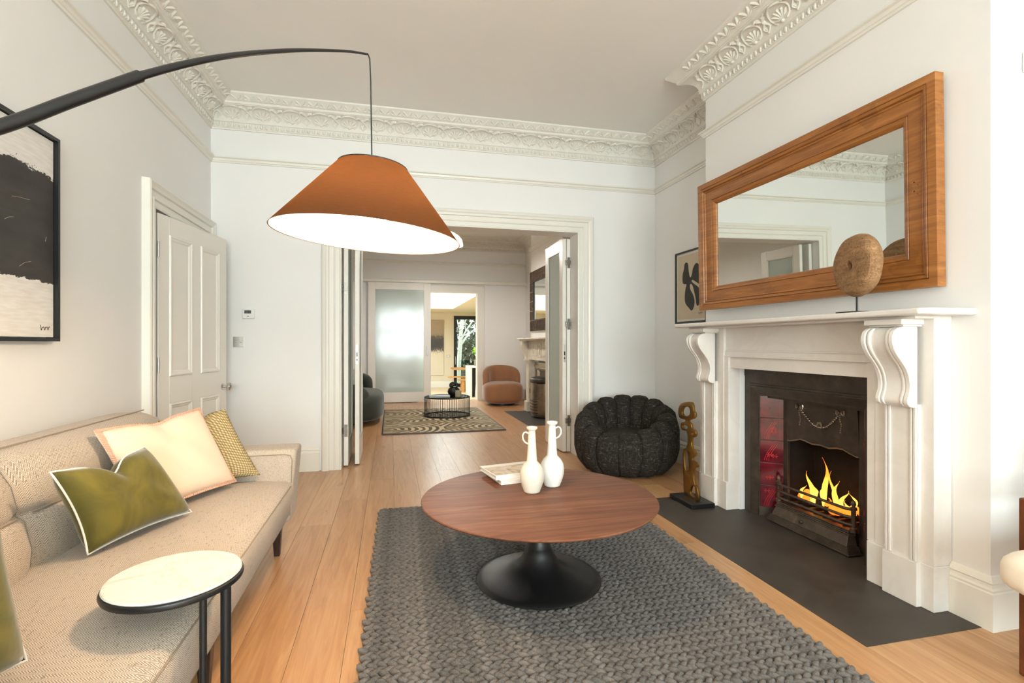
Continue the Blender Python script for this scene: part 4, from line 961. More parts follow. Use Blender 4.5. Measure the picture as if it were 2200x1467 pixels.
for i in range(nr):
    q = bpy.data.objects.new('braid', braids[i % 4]); COL.objects.link(q); q.parent = rg
    q.location = (-.72 + (.004 if i % 2 else -.004), RY0 + (i + .5) * RP_ - 2.2, 0)
rg.rotation_euler.z = -.02

# ---------------------------------------------------------------- charcoal tub chair
tc = thing('tub_chair', (2.03, 4.17, 0), 'round charcoal boucle tub chair with puffy channels', 'armchair')
TCX, TCY, NL = 2.03, 4.17, 14
FACE = math.radians(236)
for k in range(NL):
    th = FACE + (k + .5) * 2 * PI / NL
    bk_ = .5 - .5 * math.cos((k + .5) * 2 * PI / NL); bk_ = bk_ ** .8
    rim = .335 + .255 * bk_
    path = [(.25, .045), (.335, .06), (.39, .13), (.412, .22), (.412, rim * .78), (.395, rim * .93), (.355, rim), (.312, rim * .96), (.285, rim * .84), (.27, .26), (.265, .2)]
    rd = Vector((math.cos(th), math.sin(th), 0)); tg = Vector((-math.sin(th), math.cos(th), 0))
    mb = MB(); rings = []
    dens = []
    for i in range(len(path) - 1):
        for f_ in (0, .5): dens.append((path[i][0] * (1 - f_) + path[i+1][0] * f_, path[i][1] * (1 - f_) + path[i+1][1] * f_))
    dens.append(path[-1])
    for i, (r, z) in enumerate(dens):
        a = dens[max(0, i - 1)]; b = dens[min(len(dens) - 1, i + 1)]
        tv = Vector((b[0] - a[0], b[1] - a[1])).normalized(); nv = Vector((-tv.y, tv.x))
        hw = (r + .012) * math.tan(PI / NL) * 1.03; ht = .045
        rings.append([Vector((TCX, TCY, 0)) + rd * (r + nv.x * ht * math.sin(j * PI / 6)) + tg * (hw * math.copysign(abs(math.cos(j * PI / 6)) ** .6, math.cos(j * PI / 6))) + Vector((0, 0, z + nv.y * ht * math.sin(j * PI / 6))) for j in range(12)])
    vs = [q for r in rings for q in r]; fs = [tuple(range(12)), tuple((len(rings) - 1) * 12 + j for j in range(12))[::-1]]
    for i in range(len(rings) - 1):
        for j in range(12): fs.append((i*12 + j, i*12 + (j+1) % 12, (i+1)*12 + (j+1) % 12, (i+1)*12 + j))
    mb.add(vs, fs); part('channel', mb, MT['boucle'], tc, smooth=80)
part('seat_cushion', MB().sblob((TCX, TCY, .245), (.29, .29, .11), .6, 1, 36, 14), MT['boucle'], tc, smooth=80)
part('swivel_base', MB().lathe([(0, 0), (.27, 0), (.275, .01), (.27, .05), (0, .05)], 36, (TCX, TCY, 0)), MT['black'], tc, smooth=40)

# ---------------------------------------------------------------- arc floor lamp
lp = thing('arc_floor_lamp', (-1.28, .45, 0), 'black arc floor lamp with brown linen cone shade over the room', 'floor lamp')
LX, LY = -.062, 1.765
part('lamp_base', MB().lathe([(0, 0), (.16, 0), (.162, .006), (.158, .022), (.02, .028), (.016, .06), (0, .06)], 40, (-1.28, .45, 0)), MT['black'], lp, smooth=40)
def catmull(p, n=8):
    P_ = [Vector(q) for q in p]; P_ = [P_[0] * 2 - P_[1]] + P_ + [P_[-1] * 2 - P_[-2]]; out = []
    for i in range(1, len(P_) - 2):
        for j in range(n):
            t_ = j / n; a, b, c, d = P_[i-1], P_[i], P_[i+1], P_[i+2]
            out.append(.5 * ((2*b) + (c - a) * t_ + (2*a - 5*b + 4*c - d) * t_*t_ + (3*b - a - 3*c + d) * t_**3))
    out.append(P_[-2]); return out
thick = catmull([(-1.28, .45, .03), (-1.278, .452, .30), (-1.24, .495, .62), (-1.12, .622, .90), (-.95, .808, 1.17), (-.80, .972, 1.375), (-.681, 1.099, 1.508), (-.613, 1.172, 1.595), (-.53, 1.261, 1.70)])
thin = catmull([(-.545, 1.245, 1.684), (-.53, 1.261, 1.70), (-.482, 1.313, 1.754), (-.428, 1.371, 1.81), (-.368, 1.436, 1.866), (-.299, 1.51, 1.924), (-.248, 1.565, 1.964), (-.191, 1.626, 2.005), (-.129, 1.692, 2.047), (-.075, 1.751, 2.078)])
part('lamp_pole', MB().tube(thick, .0125, 14), MT['black'], lp, smooth=50)
part('lamp_arm', MB().tube(thin, [.0095 - .0062 * (i / (len(thin) - 1)) for i in range(len(thin))], 12), MT['black'], lp, smooth=50)
ST = Vector((LX, LY, 0))
part('cord', MB().tube([(-.074, 1.752, 2.078), (-.069, 1.758, 2.068), (-.066, 1.761, 2.0), (-.062, 1.765, 1.72)], .0022, 6), MT['black'], lp)
tilt = math.radians(4.0); ez = Vector((math.sin(tilt) * math.cos(YAW), -math.sin(tilt) * math.sin(YAW), math.cos(tilt))); ex = Vector((math.cos(YAW), -math.sin(YAW), 0)); ex = (ex - ez * ex.dot(ez)).normalized(); ey = ez.cross(ex)
SC = Vector((LX - .012, LY, 1.474))
sh_fn = lambda x, y, z: tuple(SC + ex * x + ey * y + ez * z)
R0, R1, HS = .306, .112, .236
part('shade', MB().lathe([(R0, 0), (R1, HS), (R1 - .0015, HS), (R0 - .0015, 0)], 72, fn=sh_fn), MT['shade_out'], lp, smooth=60, label='brown linen cone shade')
part('shade_lining', MB().lathe([(R0 - .003, .001), (R1 - .003, HS - .002), (R1 - .0042, HS - .002), (R0 - .0042, .001)], 72, fn=sh_fn), MT['shade_in'], lp, smooth=60, label='white shade lining')
sp = MB()
for k in range(3):
    a = k * 2 * PI / 3; sp.tube([sh_fn(0, 0, HS - .02), sh_fn((R1 - .004) * math.cos(a), (R1 - .004) * math.sin(a), HS - .004)], .0016, 5)
sp.tube([sh_fn(R1 * math.cos(k * PI / 18), R1 * math.sin(k * PI / 18), HS) for k in range(36)], .0022, 5, closed=True)
part('shade_spider', sp, MT['black'], lp)
part('bulb_holder', MB().lathe([(0, .22), (.018, .22), (.02, .20), (.02, .135), (0, .135)], 16, fn=sh_fn), MT['black'], lp, smooth=40)
part('bulb', MB().lathe([(.014, .14), (.02, .125), (.04, .108), (.052, .085), (.056, .06), (.052, .036), (.038, .014), (.018, .003), (0, 0)], 24, fn=lambda x, y, z: sh_fn(x, y, z + .005)), MT['bulb'], lp, smooth=60)

# ---------------------------------------------------------------- wooden armchair at the edge of the room
ac = thing('wooden_armchair', (2.30, 1.0, 0), 'teak framed armchair with loose cream cushions in the window alcove', 'armchair')
ax0, ax1, ay0, ay1 = 2.085, 2.57, .62, 1.262
for x in (ax0, ax1):
    for y in (ay0, ay1): part('leg', MB().box(x - .018, x + .018, y - .02, y + .02, 0, .60 if x == ax0 else .78), MT['teak'], ac, bev=.006)
for y in (ay0, ay1):
    part('arm', MB().add([(ax0 + .02, y - .03, .598), (ax1 + .02, y - .024, .570), (ax1 + .02, y + .024, .570), (ax0 + .02, y + .03, .598), (ax0 + .02, y - .03, .622), (ax1 + .02, y - .024, .594), (ax1 + .02, y + .024, .594), (ax0 + .02, y + .03, .622)], [(0,3,2,1),(4,5,6,7),(0,1,5,4),(1,2,6,5),(2,3,7,6),(3,0,4,7)]), MT['teak'], ac, bev=.008)
    part('side_rail', MB().box(ax0 + .018, ax1 - .018, y - .012, y + .012, .27, .33), MT['teak'], ac, bev=.004)
for x in (ax0, ax1): part('cross_rail', MB().box(x - .012, x + .012, ay0 + .02, ay1 - .02, .27, .33), MT['teak'], ac, bev=.004)
part('back_rest', MB().add([(ax1 - .05, ay0 + .03, .45), (ax1 - .02, ay0 + .03, .45), (ax1 - .02, ay1 - .03, .45), (ax1 - .05, ay1 - .03, .45), (ax1 - .01, ay0 + .03, .80), (ax1 + .02, ay0 + .03, .80), (ax1 + .02, ay1 - .03, .80), (ax1 - .01, ay1 - .03, .80)], [(0,3,2,1),(4,5,6,7),(0,1,5,4),(1,2,6,5),(2,3,7,6),(3,0,4,7)]), MT['teak'], ac, bev=.006)
def cush(x, y, z):
    k = .006 * math.sin(31 * y) * math.sin(23 * x)
    return (x, y, z + k)
part('seat_cushion', MB().sblob((2.20, .94, .40), (.335, .30, .085), .6, .2, 48, 20, cush), MT['cushionw'], ac, smooth=80)
part('back_cushion', MB().sblob((2.42, .94, .64), (.08, .27, .22), .5, .5, 40, 18, cush), MT['cushionw'], ac, smooth=80)

# ================================================================ second room
# patterned rug
fr_ = thing('swirl_rug', (.67, 7.57, 0), 'beige and brown swirl patterned rug under the wire coffee table', 'rug')
part('pile', MB().box(-.10, 1.435, 6.42, 8.74, .001, .014), MT['farrug'], fr_, bev=.004)
part('border', closed_frame([(0, 0), (0, .012), (.012, .015), (.02, .014), (.02, 0)], -.112, 1.447, 6.408, 8.752, lambda y, z, d: (y, z, .001 + d)), MT['dwood'], fr_)
# wire coffee table
WX, WY, WR = .845, 7.87, .345
wt = thing('wire_coffee_table', (WX, WY, .015), 'round black wire coffee table with smoked glass top', 'coffee table')
ring = lambda r, z, n=48: [(WX + r * math.cos(2 * PI * k / n), WY + r * math.sin(2 * PI * k / n), z) for k in range(n)]
for z, rr_ in ((.302, .009), (.026, .010)): part('hoop', MB().tube(ring(WR, z), rr_, 8, closed=True), MT['wire'], wt, smooth=60)
rod = part('rod', MB().tube([(WX, WY, .026), (WX, WY, .302)], .0028, 5), MT['wire'], wt)
for k in range(60):
    a = 2 * PI * k / 60; p = (WR * math.cos(a), WR * math.sin(a), 0)
    if k == 0: rod.location = p
    else: inst(rod, p, wt)
part('glass_top', MB().lathe([(0, .296), (WR - .012, .296), (WR - .012, .304), (0, .304)], 48, (WX, WY, 0)), MT['smoke'], wt)
bk2 = thing('grey_book', (.70, 7.76, .3115), 'thin grey book lying flat on the wire table', 'book', rz=-.05)
part('cover', MB().box(-.14, .17, -.11, .11, 0, .004).box(-.14, .17, -.11, .11, .018, .022).box(-.14, -.136, -.11, .11, .004, .018), plain('slate_grey_cloth', (112, 112, 116), .5), bk2, local=True)
part('page_block', MB().box(-.135, .165, -.105, .105, .004, .018), MT['paper'], bk2, local=True)
pv = thing('black_pot_with_moss', (.96, 8.0, .305), 'round black pot topped with dark green moss on the wire table', 'pot')
part('pot', MB().lathe([(0, 0), (.055, 0), (.085, .025), (.098, .06), (.088, .10), (.06, .128), (.056, .14), (.05, .14), (0, .12)], 28, (.96, 8.0, .305)), MT['wire'], pv, smooth=50)
ms = MB(); r_ = random.Random(3)
for k in range(60):
    a = r_.uniform(0, 2 * PI); b = r_.uniform(0, 1.3); R_ = .062
    ms.ell((.96 + R_ * math.cos(a) * math.cos(b), 8.0 + R_ * math.sin(a) * math.cos(b), .455 + .055 * math.sin(b)), (.018, 0, 0), (0, .018, 0), (0, 0, .016), 6, 4)
part('moss', ms, m_leaf('dark_moss', (22, 28, 14), (48, 58, 26)), pv, smooth=60, kind='stuff')
cj = thing('candle_jar', (1.005, 7.80, .305), 'small beige candle jar in front of the black pot', 'candle')
part('jar', MB().lathe([(0, 0), (.046, 0), (.049, .004), (.049, .095), (.045, .095), (.045, .07), (0, .07)], 24, (1.005, 7.80, .305)), MT['candle'], cj, smooth=40)
part('wick', MB().tube([(1.005, 7.80, .375), (1.006, 7.80, .388)], .0012, 5), MT['sooty'], cj)

# tan swivel chair
def wrap(mb, c, R, th, z0, z1, a0, a1, n=33, m=20, taper=6, lean=0.0, low=0.0):
    def g(u, v):
        a = a0 + (a1 - a0) * u; e = max(0.0, 1 - abs(2 * u - 1) ** taper) ** .5
        q = 2 * PI * v; sg = lambda x, p: math.copysign(abs(x) ** p, x)
        dr = th / 2 * sg(math.cos(q), .7) * (.25 + .75 * e); hz = (z1 - low * abs(2 * u - 1) ** 2 - z0)
        z = z0 + hz / 2 + hz / 2 * sg(math.sin(q), .45) * (.2 + .8 * e)
        rr_ = R + dr + lean * (z - z0)
        return (c[0] + rr_ * math.cos(a), c[1] + rr_ * math.sin(a), z)
    return mb.grid(n, m, g, wv=True, caps=True)
tn = thing('tan_swivel_chair', (2.0, 9.2, 0), 'rounded tan velvet swivel chair beside the second fireplace', 'armchair')
CXY = (2.0, 9.22)
part('seat', MB().sblob((CXY[0], CXY[1] - .03, .225), (.365, .36, .195), .42, .75, 48, 22), MT['tan'], tn, smooth=80)
part('backrest', wrap(MB(), CXY, .285, .16, .10, .715, math.radians(-8), math.radians(188), low=.09, lean=.03), MT['tan'], tn, smooth=80)
part('swivel_base', MB().lathe([(0, 0), (.24, 0), (.24, .035), (0, .035)], 32, (CXY[0], CXY[1], 0)), MT['black'], tn, smooth=40)

# green curved sofa
gs = thing('green_curved_sofa', (-.75, 7.8, 0), 'dark green velvet rounded sofa facing the wire table', 'sofa')
part('seat', MB().sblob((-.60, 7.82, .235), (.50, .80, .20), .40, .62, 48, 22), MT['greensofa'], gs, smooth=80)
def uback(u, v):
    # U shaped back sweeping round far end, wall side and near end
    a = math.radians(38) + u * math.radians(284)
    q = 2 * PI * v; sg = lambda x, p: math.copysign(abs(x) ** p, x)
    e = max(0.0, 1 - abs(2 * u - 1) ** 10) ** .5
    cxr = .48 + .085 * sg(math.cos(q), .7) * (.3 + .7 * e); cyr = .80 + .085 * sg(math.cos(q), .7) * (.3 + .7 * e)
    top = .66 - (.12 * max(0, (2 * u - 1)) ** 2)
    z = .05 + (top - .05) * (.5 + .5 * sg(math.sin(q), .4) * (.3 + .7 * e))
    ca, sa = sg(math.cos(a), .8), sg(math.sin(a), .8)
    return (-.70 + cxr * ca, 7.83 + cyr * sa, z)
part('backrest', MB().grid(49, 20, uback, wv=True, caps=True), MT['greensofa'], gs, smooth=80)
for x in (-1.0, -.5):
    for y in (7.35, 8.3): part('leg', MB().lathe([(0, 0), (.03, 0), (.035, .06), (0, .06)], 16, (x, y, 0)), MT['black'], gs)
pillow('key_pattern_cushion', 'black and white key patterned cushion on the green sofa', [(-.62, 7.98, .44), (-.42, 8.28, .44), (-.53, 8.35, .73), (-.75, 8.05, .73)], .06, MT['greek'], None)

# second fireplace
YD = 7.44
h2 = thing('far_hearth_slab', (2.1, YD, 0), 'grey slate hearth in front of the second fireplace', 'hearth')
part('slab', MB().box(1.82, 2.6, 6.68, 8.22, -.004, .002), MT['slate'], h2)
f2 = thing('painted_fireplace', (2.24, YD, 0), 'aged white painted fire surround with slim corbels in the second room', 'fireplace')
agedp = plain('aged_white_paint', (222, 212, 196), .5, var=.12, vs=9, bump=.2, bs=30)
part('mantel_shelf', MB().box(2.05, 2.29, YD - .84, YD + .84, 1.185, 1.21).box(2.08, 2.29, YD - .80, YD + .80, 1.165, 1.185), agedp, f2, bev=.005)
fz = part('frieze', MB().box(2.20, 2.29, YD - .60, YD + .60, .86, 1.165), agedp, f2, bev=.002)
part('frieze_panel', MB().box(2.194, 2.201, YD - .52, YD - .12, .93, 1.11).box(2.194, 2.201, YD + .12, YD + .52, .93, 1.11).box(2.192, 2.201, YD - .09, YD + .09, .91, 1.13), agedp, fz, bev=.004)
part('oval_boss', MB().ell((2.19, YD, 1.02), (.014, 0, 0), (0, .035, 0), (0, 0, .07), 20, 12), agedp, fz, smooth=60)
part('oval_boss', MB().ell((2.195, YD + .32, 1.02), (.012, 0, 0), (0, .03, 0), (0, 0, .065), 20, 12), agedp, fz, smooth=60)
for sg in (-1, 1):
    yy = lambda a, b: tuple(sorted((YD + sg * a, YD + sg * b)))
    part('pier', MB().box(2.19, 2.29, *yy(.60, .76), .17, 1.165), agedp, f2, bev=.003)
    part('plinth', MB().box(2.165, 2.29, *yy(.59, .79), .0085, .17), agedp, f2, bev=.004)
    part('corbel', MB().prism([(2.19, 1.16), (2.09, 1.16), (2.085, 1.10), (2.11, 1.03), (2.145, .96), (2.155, .90), (2.15, .86), (2.19, .86)], *yy(.63, .73), lambda a, b, h: (a, h, b)), agedp, f2, bev=.006, seg=2)
    part('corbel_foot', MB().box(2.14, 2.19, *yy(.61, .75), .84, .86), agedp, f2, bev=.003)
i2 = thing('far_iron_insert', (2.3, YD, 0), 'polished iron fireplace insert with projecting arched hood and cream tiles', 'fireplace insert')
part('outer_frame', frame_sweep([(0, 0), (0, .02), (.03, .03), (.06, .02), (.12, .02), (.12, 0)], YD - .44, YD + .44, .70, lambda a, z, d: (2.30 - d, a, z), .0085).box(2.27, 2.30, YD - .55, YD + .55, .74, .78), MT['polished'], i2)
part('back_plate', MB().box(2.30, 2.31, YD - .345, YD + .345, .0085, .70), MT['iron'], i2)
for sg in (-1, 1):
    for k in range(4):
        ti = part('tile', MB().box(2.288, 2.302, *sorted((YD + sg * .30, YD + sg * .425)), .05 + k * .158, .203 + k * .158), MT['creamtile'], i2, bev=.002)
        tq = MB()
        for s_ in (-1, 1): tq.tube([(2.287, YD + sg * .3625 + s_ * .03 * math.sin(u * .45), .075 + k * .158 + u * .014) for u in range(7)], .0025, 4)
        part('tile_motif', tq, MT['pine'], ti)
part('hood', wrap(MB(), (2.32, YD), .235, .03, .02, .56, math.radians(96), math.radians(264), n=25, m=16, taper=30), MT['polished'], i2, smooth=50)
part('hood_cap', MB().sblob((2.28, YD, .56), (.22, .25, .06), .6, .8, 28, 12), MT['iron'], i2, smooth=60)
part('handle_drop', MB().tube([(2.075, YD + .10 + .012 * math.cos(k * PI / 6), .40 + .03 * math.sin(k * PI / 6)) for k in range(12)], .004, 6, closed=True), MT['polished'], i2)
for k in range(5): part('grate_bar', MB().tube([(2.06 + .06 * (abs(j) / 4) ** 2, YD + j * .04, .08 + k * .045) for j in range(-4, 5)], .007, 6), MT['iron'], i2)

# tile framed mirror
m2 = thing('tile_framed_mirror', (2.26, 7.5, 1.32), 'mirror framed in dark brown shell tiles over the second fireplace', 'mirror')
ty0, ty1, tz0, tz1 = 6.95, 8.19, 1.32, 2.30
part('backing', MB().box(2.262, 2.288, ty0, ty1, tz0, tz1), MT['chrome'], m2)
part('mirror_glass', MB().box(2.256, 2.262, ty0 + .24, ty1 - .24, tz0 + .19, tz1 - .19), MT['mirror'], m2)
part('inner_lip', closed_frame([(0, 0), (0, .02), (.012, .02), (.012, 0)], ty0 + .225, ty1 - .225, tz0 + .175, tz1 - .175, lambda y, z, d: (2.264 - d, y, z)), MT['black'], m2)
nt = 10; tw = (ty1 - ty0) / nt
for k in range(nt):
    for z0, z1 in ((tz0, tz0 + .175), (tz1 - .175, tz1)): part('tile', MB().box(2.25, 2.262, ty0 + k * tw + .004, ty0 + (k + 1) * tw - .004, z0 + .004, z1 - .004), MT['browntile'], m2, bev=.003)
for k in range(4):
    hz = (tz1 - tz0 - .35) / 4
    for c in range(2):
        for y0 in (ty0 + c * .112, ty1 - (c + 1) * .112): part('tile', MB().box(2.25, 2.262, y0 + .004, y0 + .108, tz0 + .175 + k * hz + .004, tz0 + .175 + (k + 1) * hz - .004), MT['browntile'], m2, bev=.003)

# white pendant of the second room
pd = thing('white_pendant_light', (.80, 7.45, ZC), 'white dome pendant light hanging in the second room', 'pendant light')
part('ceiling_rose', MB().lathe([(0, 0), (.05, 0), (.05, -.02), (.01, -.03), (0, -.03)], 20, (.80, 7.45, ZC)), MT['white'], pd, smooth=40)
part('cord', MB().tube([(.80, 7.45, ZC - .03), (.80, 7.45, 2.76)], .004, 6), MT['white'], pd)
part('dome', MB().lathe([(.02, 2.77), (.04, 2.76), (.10, 2.735), (.17, 2.69), (.215, 2.63), (.23, 2.55), (.226, 2.55), (.21, 2.625), (.165, 2.685), (.10, 2.728), (.04, 2.752), (.02, 2.76)], 40, (.80, 7.45, 0)), MT['opal'], pd, smooth=50)
part('bulb', MB().ell((.80, 7.45, 2.60), (.045, 0, 0), (0, .045, 0), (0, 0, .055), 16, 10), MT['bulb2'], pd, smooth=60)

# ================================================================ kitchen and garden beyond
KX0, KX1, KY1, KC = XL, 4.8, 18.4, 2.22
struct('floor_kitchen', MB().box(KX0 - .2, KX1 + .2, YE2, KY1 + .2, KZ - .1, KZ), MT['kfloor'], 'pale timber floor of the lower kitchen', 'floor')
struct('wall_kitchen_left', MB().box(KX0 - .2, KX0, YE2, KY1, KZ, KC + .8), MT['kwall'], 'cream kitchen side wall behind the sliding door', 'wall')
struct('wall_kitchen_right', MB().box(KX1, KX1 + .2, YE2, KY1, KZ, KC + .8), MT['kwall'], 'cream kitchen side wall beyond the island', 'wall')
GX0, GX1, GZ = 2.21, 4.4, 2.12
struct('wall_kitchen_back', MB().box(KX0, GX0, KY1, KY1 + .2, KZ, KC + .8).box(GX1, KX1, KY1, KY1 + .2, KZ, KC + .8).box(GX0, GX1, KY1, KY1 + .2, GZ, KC + .8), MT['kwall'], 'cream kitchen end wall with the tall garden window', 'wall')
struct('wall_kitchen_step', MB().box(XL - .2, KX1, YE2 - .02, YE2, KZ, 0).box(XR, KX1, YE2 - .02, YE2 + .15, 0, KC + .8), MT['kwall'], 'low riser between the second room and the kitchen', 'wall')
SX0, SX1, SY0_, SY1_ = -.6, 1.91, 10.8, 16.1
struct('ceiling_kitchen', MB().box(KX0, SX0, YE2, KY1, KC, KC + .1).box(SX1, KX1, YE2, KY1, KC, KC + .1).box(SX0, SX1, YE2, SY0_, KC, KC + .1).box(SX0, SX1, SY1_, KY1, KC, KC + .1), MT['kwall'], 'cream kitchen ceiling around the skylight', 'ceiling')
sk = tag(empty('window_4', ((SX0 + SX1) / 2, 13.4, KC)), 'big white-sided kitchen skylight', 'skylight', kind='structure')
part('upstand', MB().box(SX0 - .1, SX0, SY0_ - .1, SY1_ + .1, KC + .1, KC + .9).box(SX1, SX1 + .1, SY0_ - .1, SY1_ + .1, KC + .1, KC + .9).box(SX0, SX1, SY0_ - .1, SY0_, KC + .1, KC + .9).box(SX0, SX1, SY1_, SY1_ + .1, KC + .1, KC + .9), MT['white'], sk)
part('pane', MB().box(SX0 - .1, SX1 + .1, SY0_ - .1, SY1_ + .1, KC + .9, KC + .91), MT['glass'], sk)
gw = tag(empty('window_5', ((GX0 + GX1) / 2, KY1 + .05, KZ)), 'black framed glazed garden door in the kitchen', 'window', kind='structure')
part('window_frame', MB().box(GX0, GX0 + .11, KY1 - .02, KY1 + .08, KZ, GZ).box(GX1 - .11, GX1, KY1 - .02, KY1 + .08, KZ, GZ).box(GX0 + .11, GX1 - .11, KY1 - .02, KY1 + .08, GZ - .13, GZ).box(GX0 + .11, GX1 - .11, KY1 - .02, KY1 + .08, KZ, KZ + .12), MT['black'], gw)
part('pane', MB().box(GX0 + .11, GX1 - .11, KY1 + .02, KY1 + .03, KZ + .12, GZ - .13), MT['glass'], gw)
part('door_handle', MB().box(GX0 + .045, GX0 + .065, KY1 - .06, KY1 - .02, .36, .66), MT['chrome'], gw, bev=.004)
base('kitchen', (GX0, KY1), '-y', GX0 - KX0, 0, 1, 'tall cream kitchen baseboard under the canvas').location.z = KZ
k1 = thing('kitchen_canvas', (1.2, KY1 - .02, 0), 'tall beige canvas with dark brushed band on the kitchen wall', 'picture')
part('canvas', MB().box(.75, 1.845, KY1 - .045, KY1 - .002, -.01, 1.965), MT['painting2'], k1, bev=.006)
t = thing('kitchen_light_switch', (2.0, KY1 - .01, .66), 'small steel switch plate beside the garden door', 'switch')
part('plate', MB().box(1.945, 2.085, KY1 - .01, KY1, .62, .71), MT['chrome'], t, bev=.003)
part('rocker', MB().box(1.985, 2.045, KY1 - .016, KY1 - .009, .64, .69), MT['white'], t, bev=.002)
# dining table and bench
dt = thing('oak_dining_table', (3.0, 17.2, KZ), 'pale oak dining table by the garden door', 'table')
part('table_top', MB().box(2.02, 4.0, 16.85, 17.75, KZ + .69, KZ + .745), MT['oaktable'], dt, bev=.008)
for x in (2.62, 3.8): part('leg', MB().box(x - .08, x + .08, 16.95, 17.65, KZ, KZ + .69), MT['oaktable'], dt, bev=.008)
bn = thing('oak_bench', (3.0, 16.5, KZ), 'pale oak bench in front of the dining table', 'bench')
part('seat', MB().box(2.12, 3.9, 16.28, 16.62, KZ + .37, KZ + .42), MT['oaktable'], bn, bev=.006)
for x in (2.26, 3.76):
    for y in (16.32, 16.54): part('leg', MB().box(x - .05, x + .05, y - .03, y + .05, KZ, KZ + .37), MT['oaktable'], bn, bev=.005)
st_ = thing('oak_stool_bench', (2.3, 17.0, KZ), 'second low oak bench seat beside the table end', 'bench')
part('seat', MB().box(1.82, 2.52, 16.66, 16.82, KZ + .45, KZ + .49), MT['oaktable'], st_, bev=.005)
for x in (2.36, 2.49): part('leg', MB().box(x - .04, x + .04, 16.7, 16.78, KZ, KZ + .45), MT['oaktable'], st_, bev=.004)
il = thing('kitchen_island', (2.7, 15.0, KZ), 'pale panelled kitchen island with black recess', 'island')
part('end_panel', MB().box(2.235, 2.30, 14.7, 15.6, KZ, KZ + .86), MT['island'], il, bev=.004)
part('worktop', MB().box(2.235, 4.2, 14.68, 15.62, KZ + .86, KZ + .90), MT['island'], il, bev=.004)
part('black_cabinet', MB().box(2.30, 4.15, 14.95, 15.58, KZ, KZ + .86), MT['black'], il)
sl = thing('bar_stool', (2.56, 14.75, KZ), 'white metal bar stool tucked under the island', 'stool')
for dx, dy in ((-.15, -.15), (.15, -.15), (-.15, .15), (.15, .15)): part('leg', MB().tube([(2.56 + dx, 14.72 + dy * .8, KZ), (2.56 + dx * .65, 14.72 + dy * .5, KZ + .74)], .013, 8), MT['white'], sl, smooth=50)
part('seat', MB().lathe([(0, .74), (.15, .74), (.155, .76), (.15, .78), (0, .78)], 24, (2.56, 14.72, KZ)), MT['oaktable'], sl, smooth=40)
part('footrest', MB().tube([(2.43, 14.61, KZ + .26), (2.69, 14.61, KZ + .26), (2.69, 14.83, KZ + .26), (2.43, 14.83, KZ + .26)], .01, 6, closed=True), MT['white'], sl)
glass_d = m_glass('drinking_glass', (226, 232, 230), .3)
for i, (x, y, wine) in enumerate(((2.42, 17.2, 0), (2.56, 17.3, 0), (2.33, 15.1, 1), (2.42, 14.9, 0))):
    zt = KZ + (.746 if y > 16 else .901)
    o = thing('wine_glass' if wine else 'water_glass', (x, y, zt), ['clear tumbler at the end of the oak table', 'taller clear tumbler further along the oak table', 'clear stemmed wine glass on the kitchen island', 'short clear tumbler on the kitchen island'][i], 'glass')
    prf = [(0, 0), (.035, 0), (.035, .004), (.005, .008), (.005, .09), (.03, .11), (.042, .15), (.038, .2), (.036, .2), (.039, .15), (.028, .114), (0, .1)] if wine else [(0, 0), (.034, 0), (.04, .11 + .03 * i), (.037, .11 + .03 * i), (.032, .006), (0, .006)]
    part('bowl', MB().lathe(prf, 20, (x, y, zt)), glass_d, o, smooth=50)

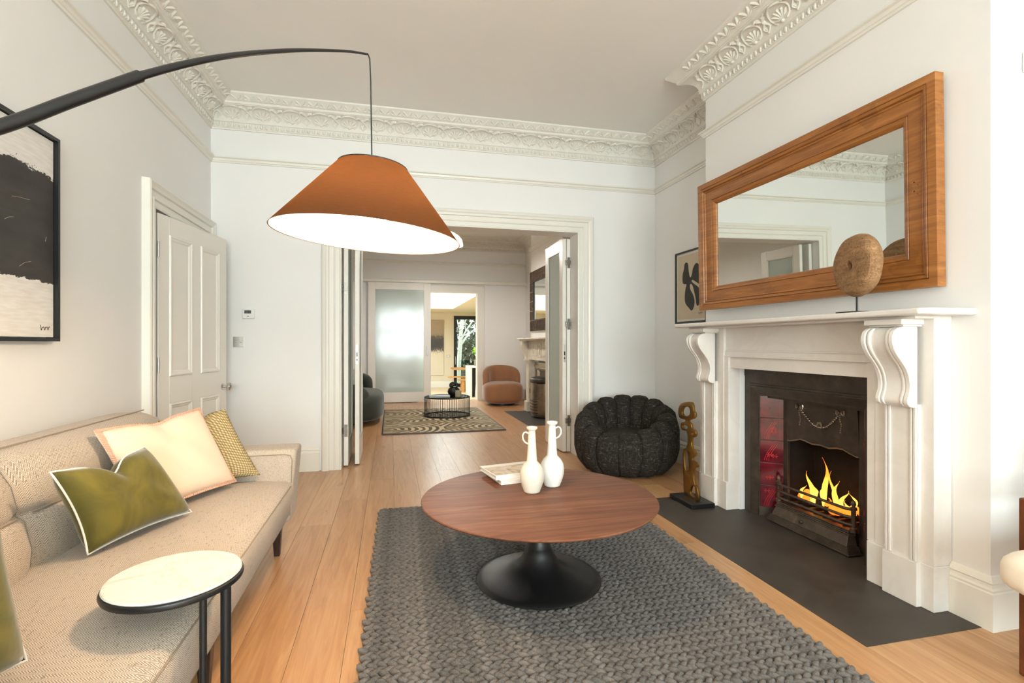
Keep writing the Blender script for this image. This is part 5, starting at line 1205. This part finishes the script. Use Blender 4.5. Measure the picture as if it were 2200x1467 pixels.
# garden
struct('ground_garden', MB().box(-2, 12, KY1 + .2, 32, KZ - .2, KZ - .05), MT['lawn'], 'bright green garden lawn outside the kitchen', 'lawn')
bt = thing('birch_tree', (2.66, 20.2, KZ - .05), 'white barked birch tree outside the garden door', 'tree')
part('trunk', MB().tube([(2.60, 20.2, KZ - .05), (2.62, 20.2, .2), (2.66, 20.2, .8), (2.70, 20.2, 1.4), (2.78, 20.2, 2.2), (2.82, 20.2, 3.4), (2.9, 20.2, 5)], [.10, .09, .085, .075, .065, .05, .03], 12), MT['birch'], bt, smooth=50)
r_ = random.Random(11)
for pts, r0 in (([(2.67, 20.2, .95), (2.85, 20.2, 1.25), (3.15, 20.25, 1.6), (3.6, 20.3, 1.9), (4.1, 20.4, 2.2)], .034), ([(2.70, 20.2, 1.25), (2.95, 20.15, 1.7), (3.2, 20.1, 2.1), (3.4, 20.1, 2.7)], .04), ([(2.68, 20.2, 1.1), (2.98, 20.3, 1.45), (3.3, 20.3, 1.62), (3.8, 20.3, 1.85)], .028),
                ([(2.72, 20.2, 1.55), (2.6, 20.1, 1.8), (2.52, 20.1, 2.2)], .028), ([(2.74, 20.2, 1.7), (2.9, 20.2, 2.1), (2.95, 20.2, 2.6)], .03), ([(2.66, 20.2, .75), (2.56, 20.1, .9), (2.5, 20.1, 1.1)], .018), ([(3.0, 20.2, 1.78), (3.2, 20.2, 1.85), (3.7, 20.2, 2.3)], .018), ([(2.9, 20.2, 1.62), (2.88, 20.2, 1.95), (3.0, 20.2, 2.4)], .018)):
    part('branch', MB().tube(catmull(pts, 4), [r0 * (1 - .6 * i / (4 * (len(pts) - 1))) for i in range(4 * (len(pts) - 1) + 1)], 7), MT['birch'], bt, smooth=50)
def foliage(name, label, cx, cy, cz, rx, ry, rz, n, size, mat_, cat):
    mb = MB(); r_ = random.Random(n)
    for _ in range(n):
        a = r_.uniform(0, 2 * PI); b = math.acos(r_.uniform(-1, 1)); k = r_.uniform(.6, 1.0)
        p = Vector((cx + rx * k * math.sin(b) * math.cos(a), cy + ry * k * math.sin(b) * math.sin(a), cz + rz * k * math.cos(b)))
        u = Vector((r_.uniform(-1, 1), r_.uniform(-1, 1), r_.uniform(-1, 1))).normalized() * size * r_.uniform(.6, 1.3); v = u.cross(Vector((r_.uniform(-1, 1), r_.uniform(-1, 1), r_.uniform(-1, 1)))).normalized() * size * .55
        mb.add([p - u, p + v, p + u, p - v], [(0, 1, 2, 3)])
    o = thing(name, (cx, cy, KZ - .05), label, cat)
    part('foliage', mb, mat_, o, kind='stuff')
    part('stem', MB().tube([(cx, cy, KZ - .05), (cx + .02, cy, cz)], [.05, .02], 6), MT['dwood'], o)
foliage('garden_hedge', 'tall dark hedge at the end of the garden', 5.0, 26.0, 2.2, 5.0, 1.2, 3.6, 9000, .16, MT['hedge'], 'hedge')
foliage('dark_shrub', 'dark leafy shrub behind the birch', 3.6, 23.0, .45, 1.3, .8, 1.0, 2600, .09, MT['hedge'], 'bush')
foliage('lime_shrub', 'bright lime green bush beyond the birch', 3.85, 21.97, .78, .40, .19, .22, 600, .07, MT['lime'], 'bush')
gwal = thing('garden_wall', (3.5, 21.5, KZ), 'low dark stone garden wall behind the birch', 'wall')
stone = plain('dark_garden_stone', (78, 80, 78), .9, var=.3, vs=6)
for r0 in range(3):
    for k in range(8):
        x = 2.2 + k * .36 + (.18 if r0 % 2 else 0); part('stone', MB().box(x, x + .345, 21.5, 21.75, KZ - .05 + r0 * .2, KZ + .14 + r0 * .2), stone, gwal, bev=.02)
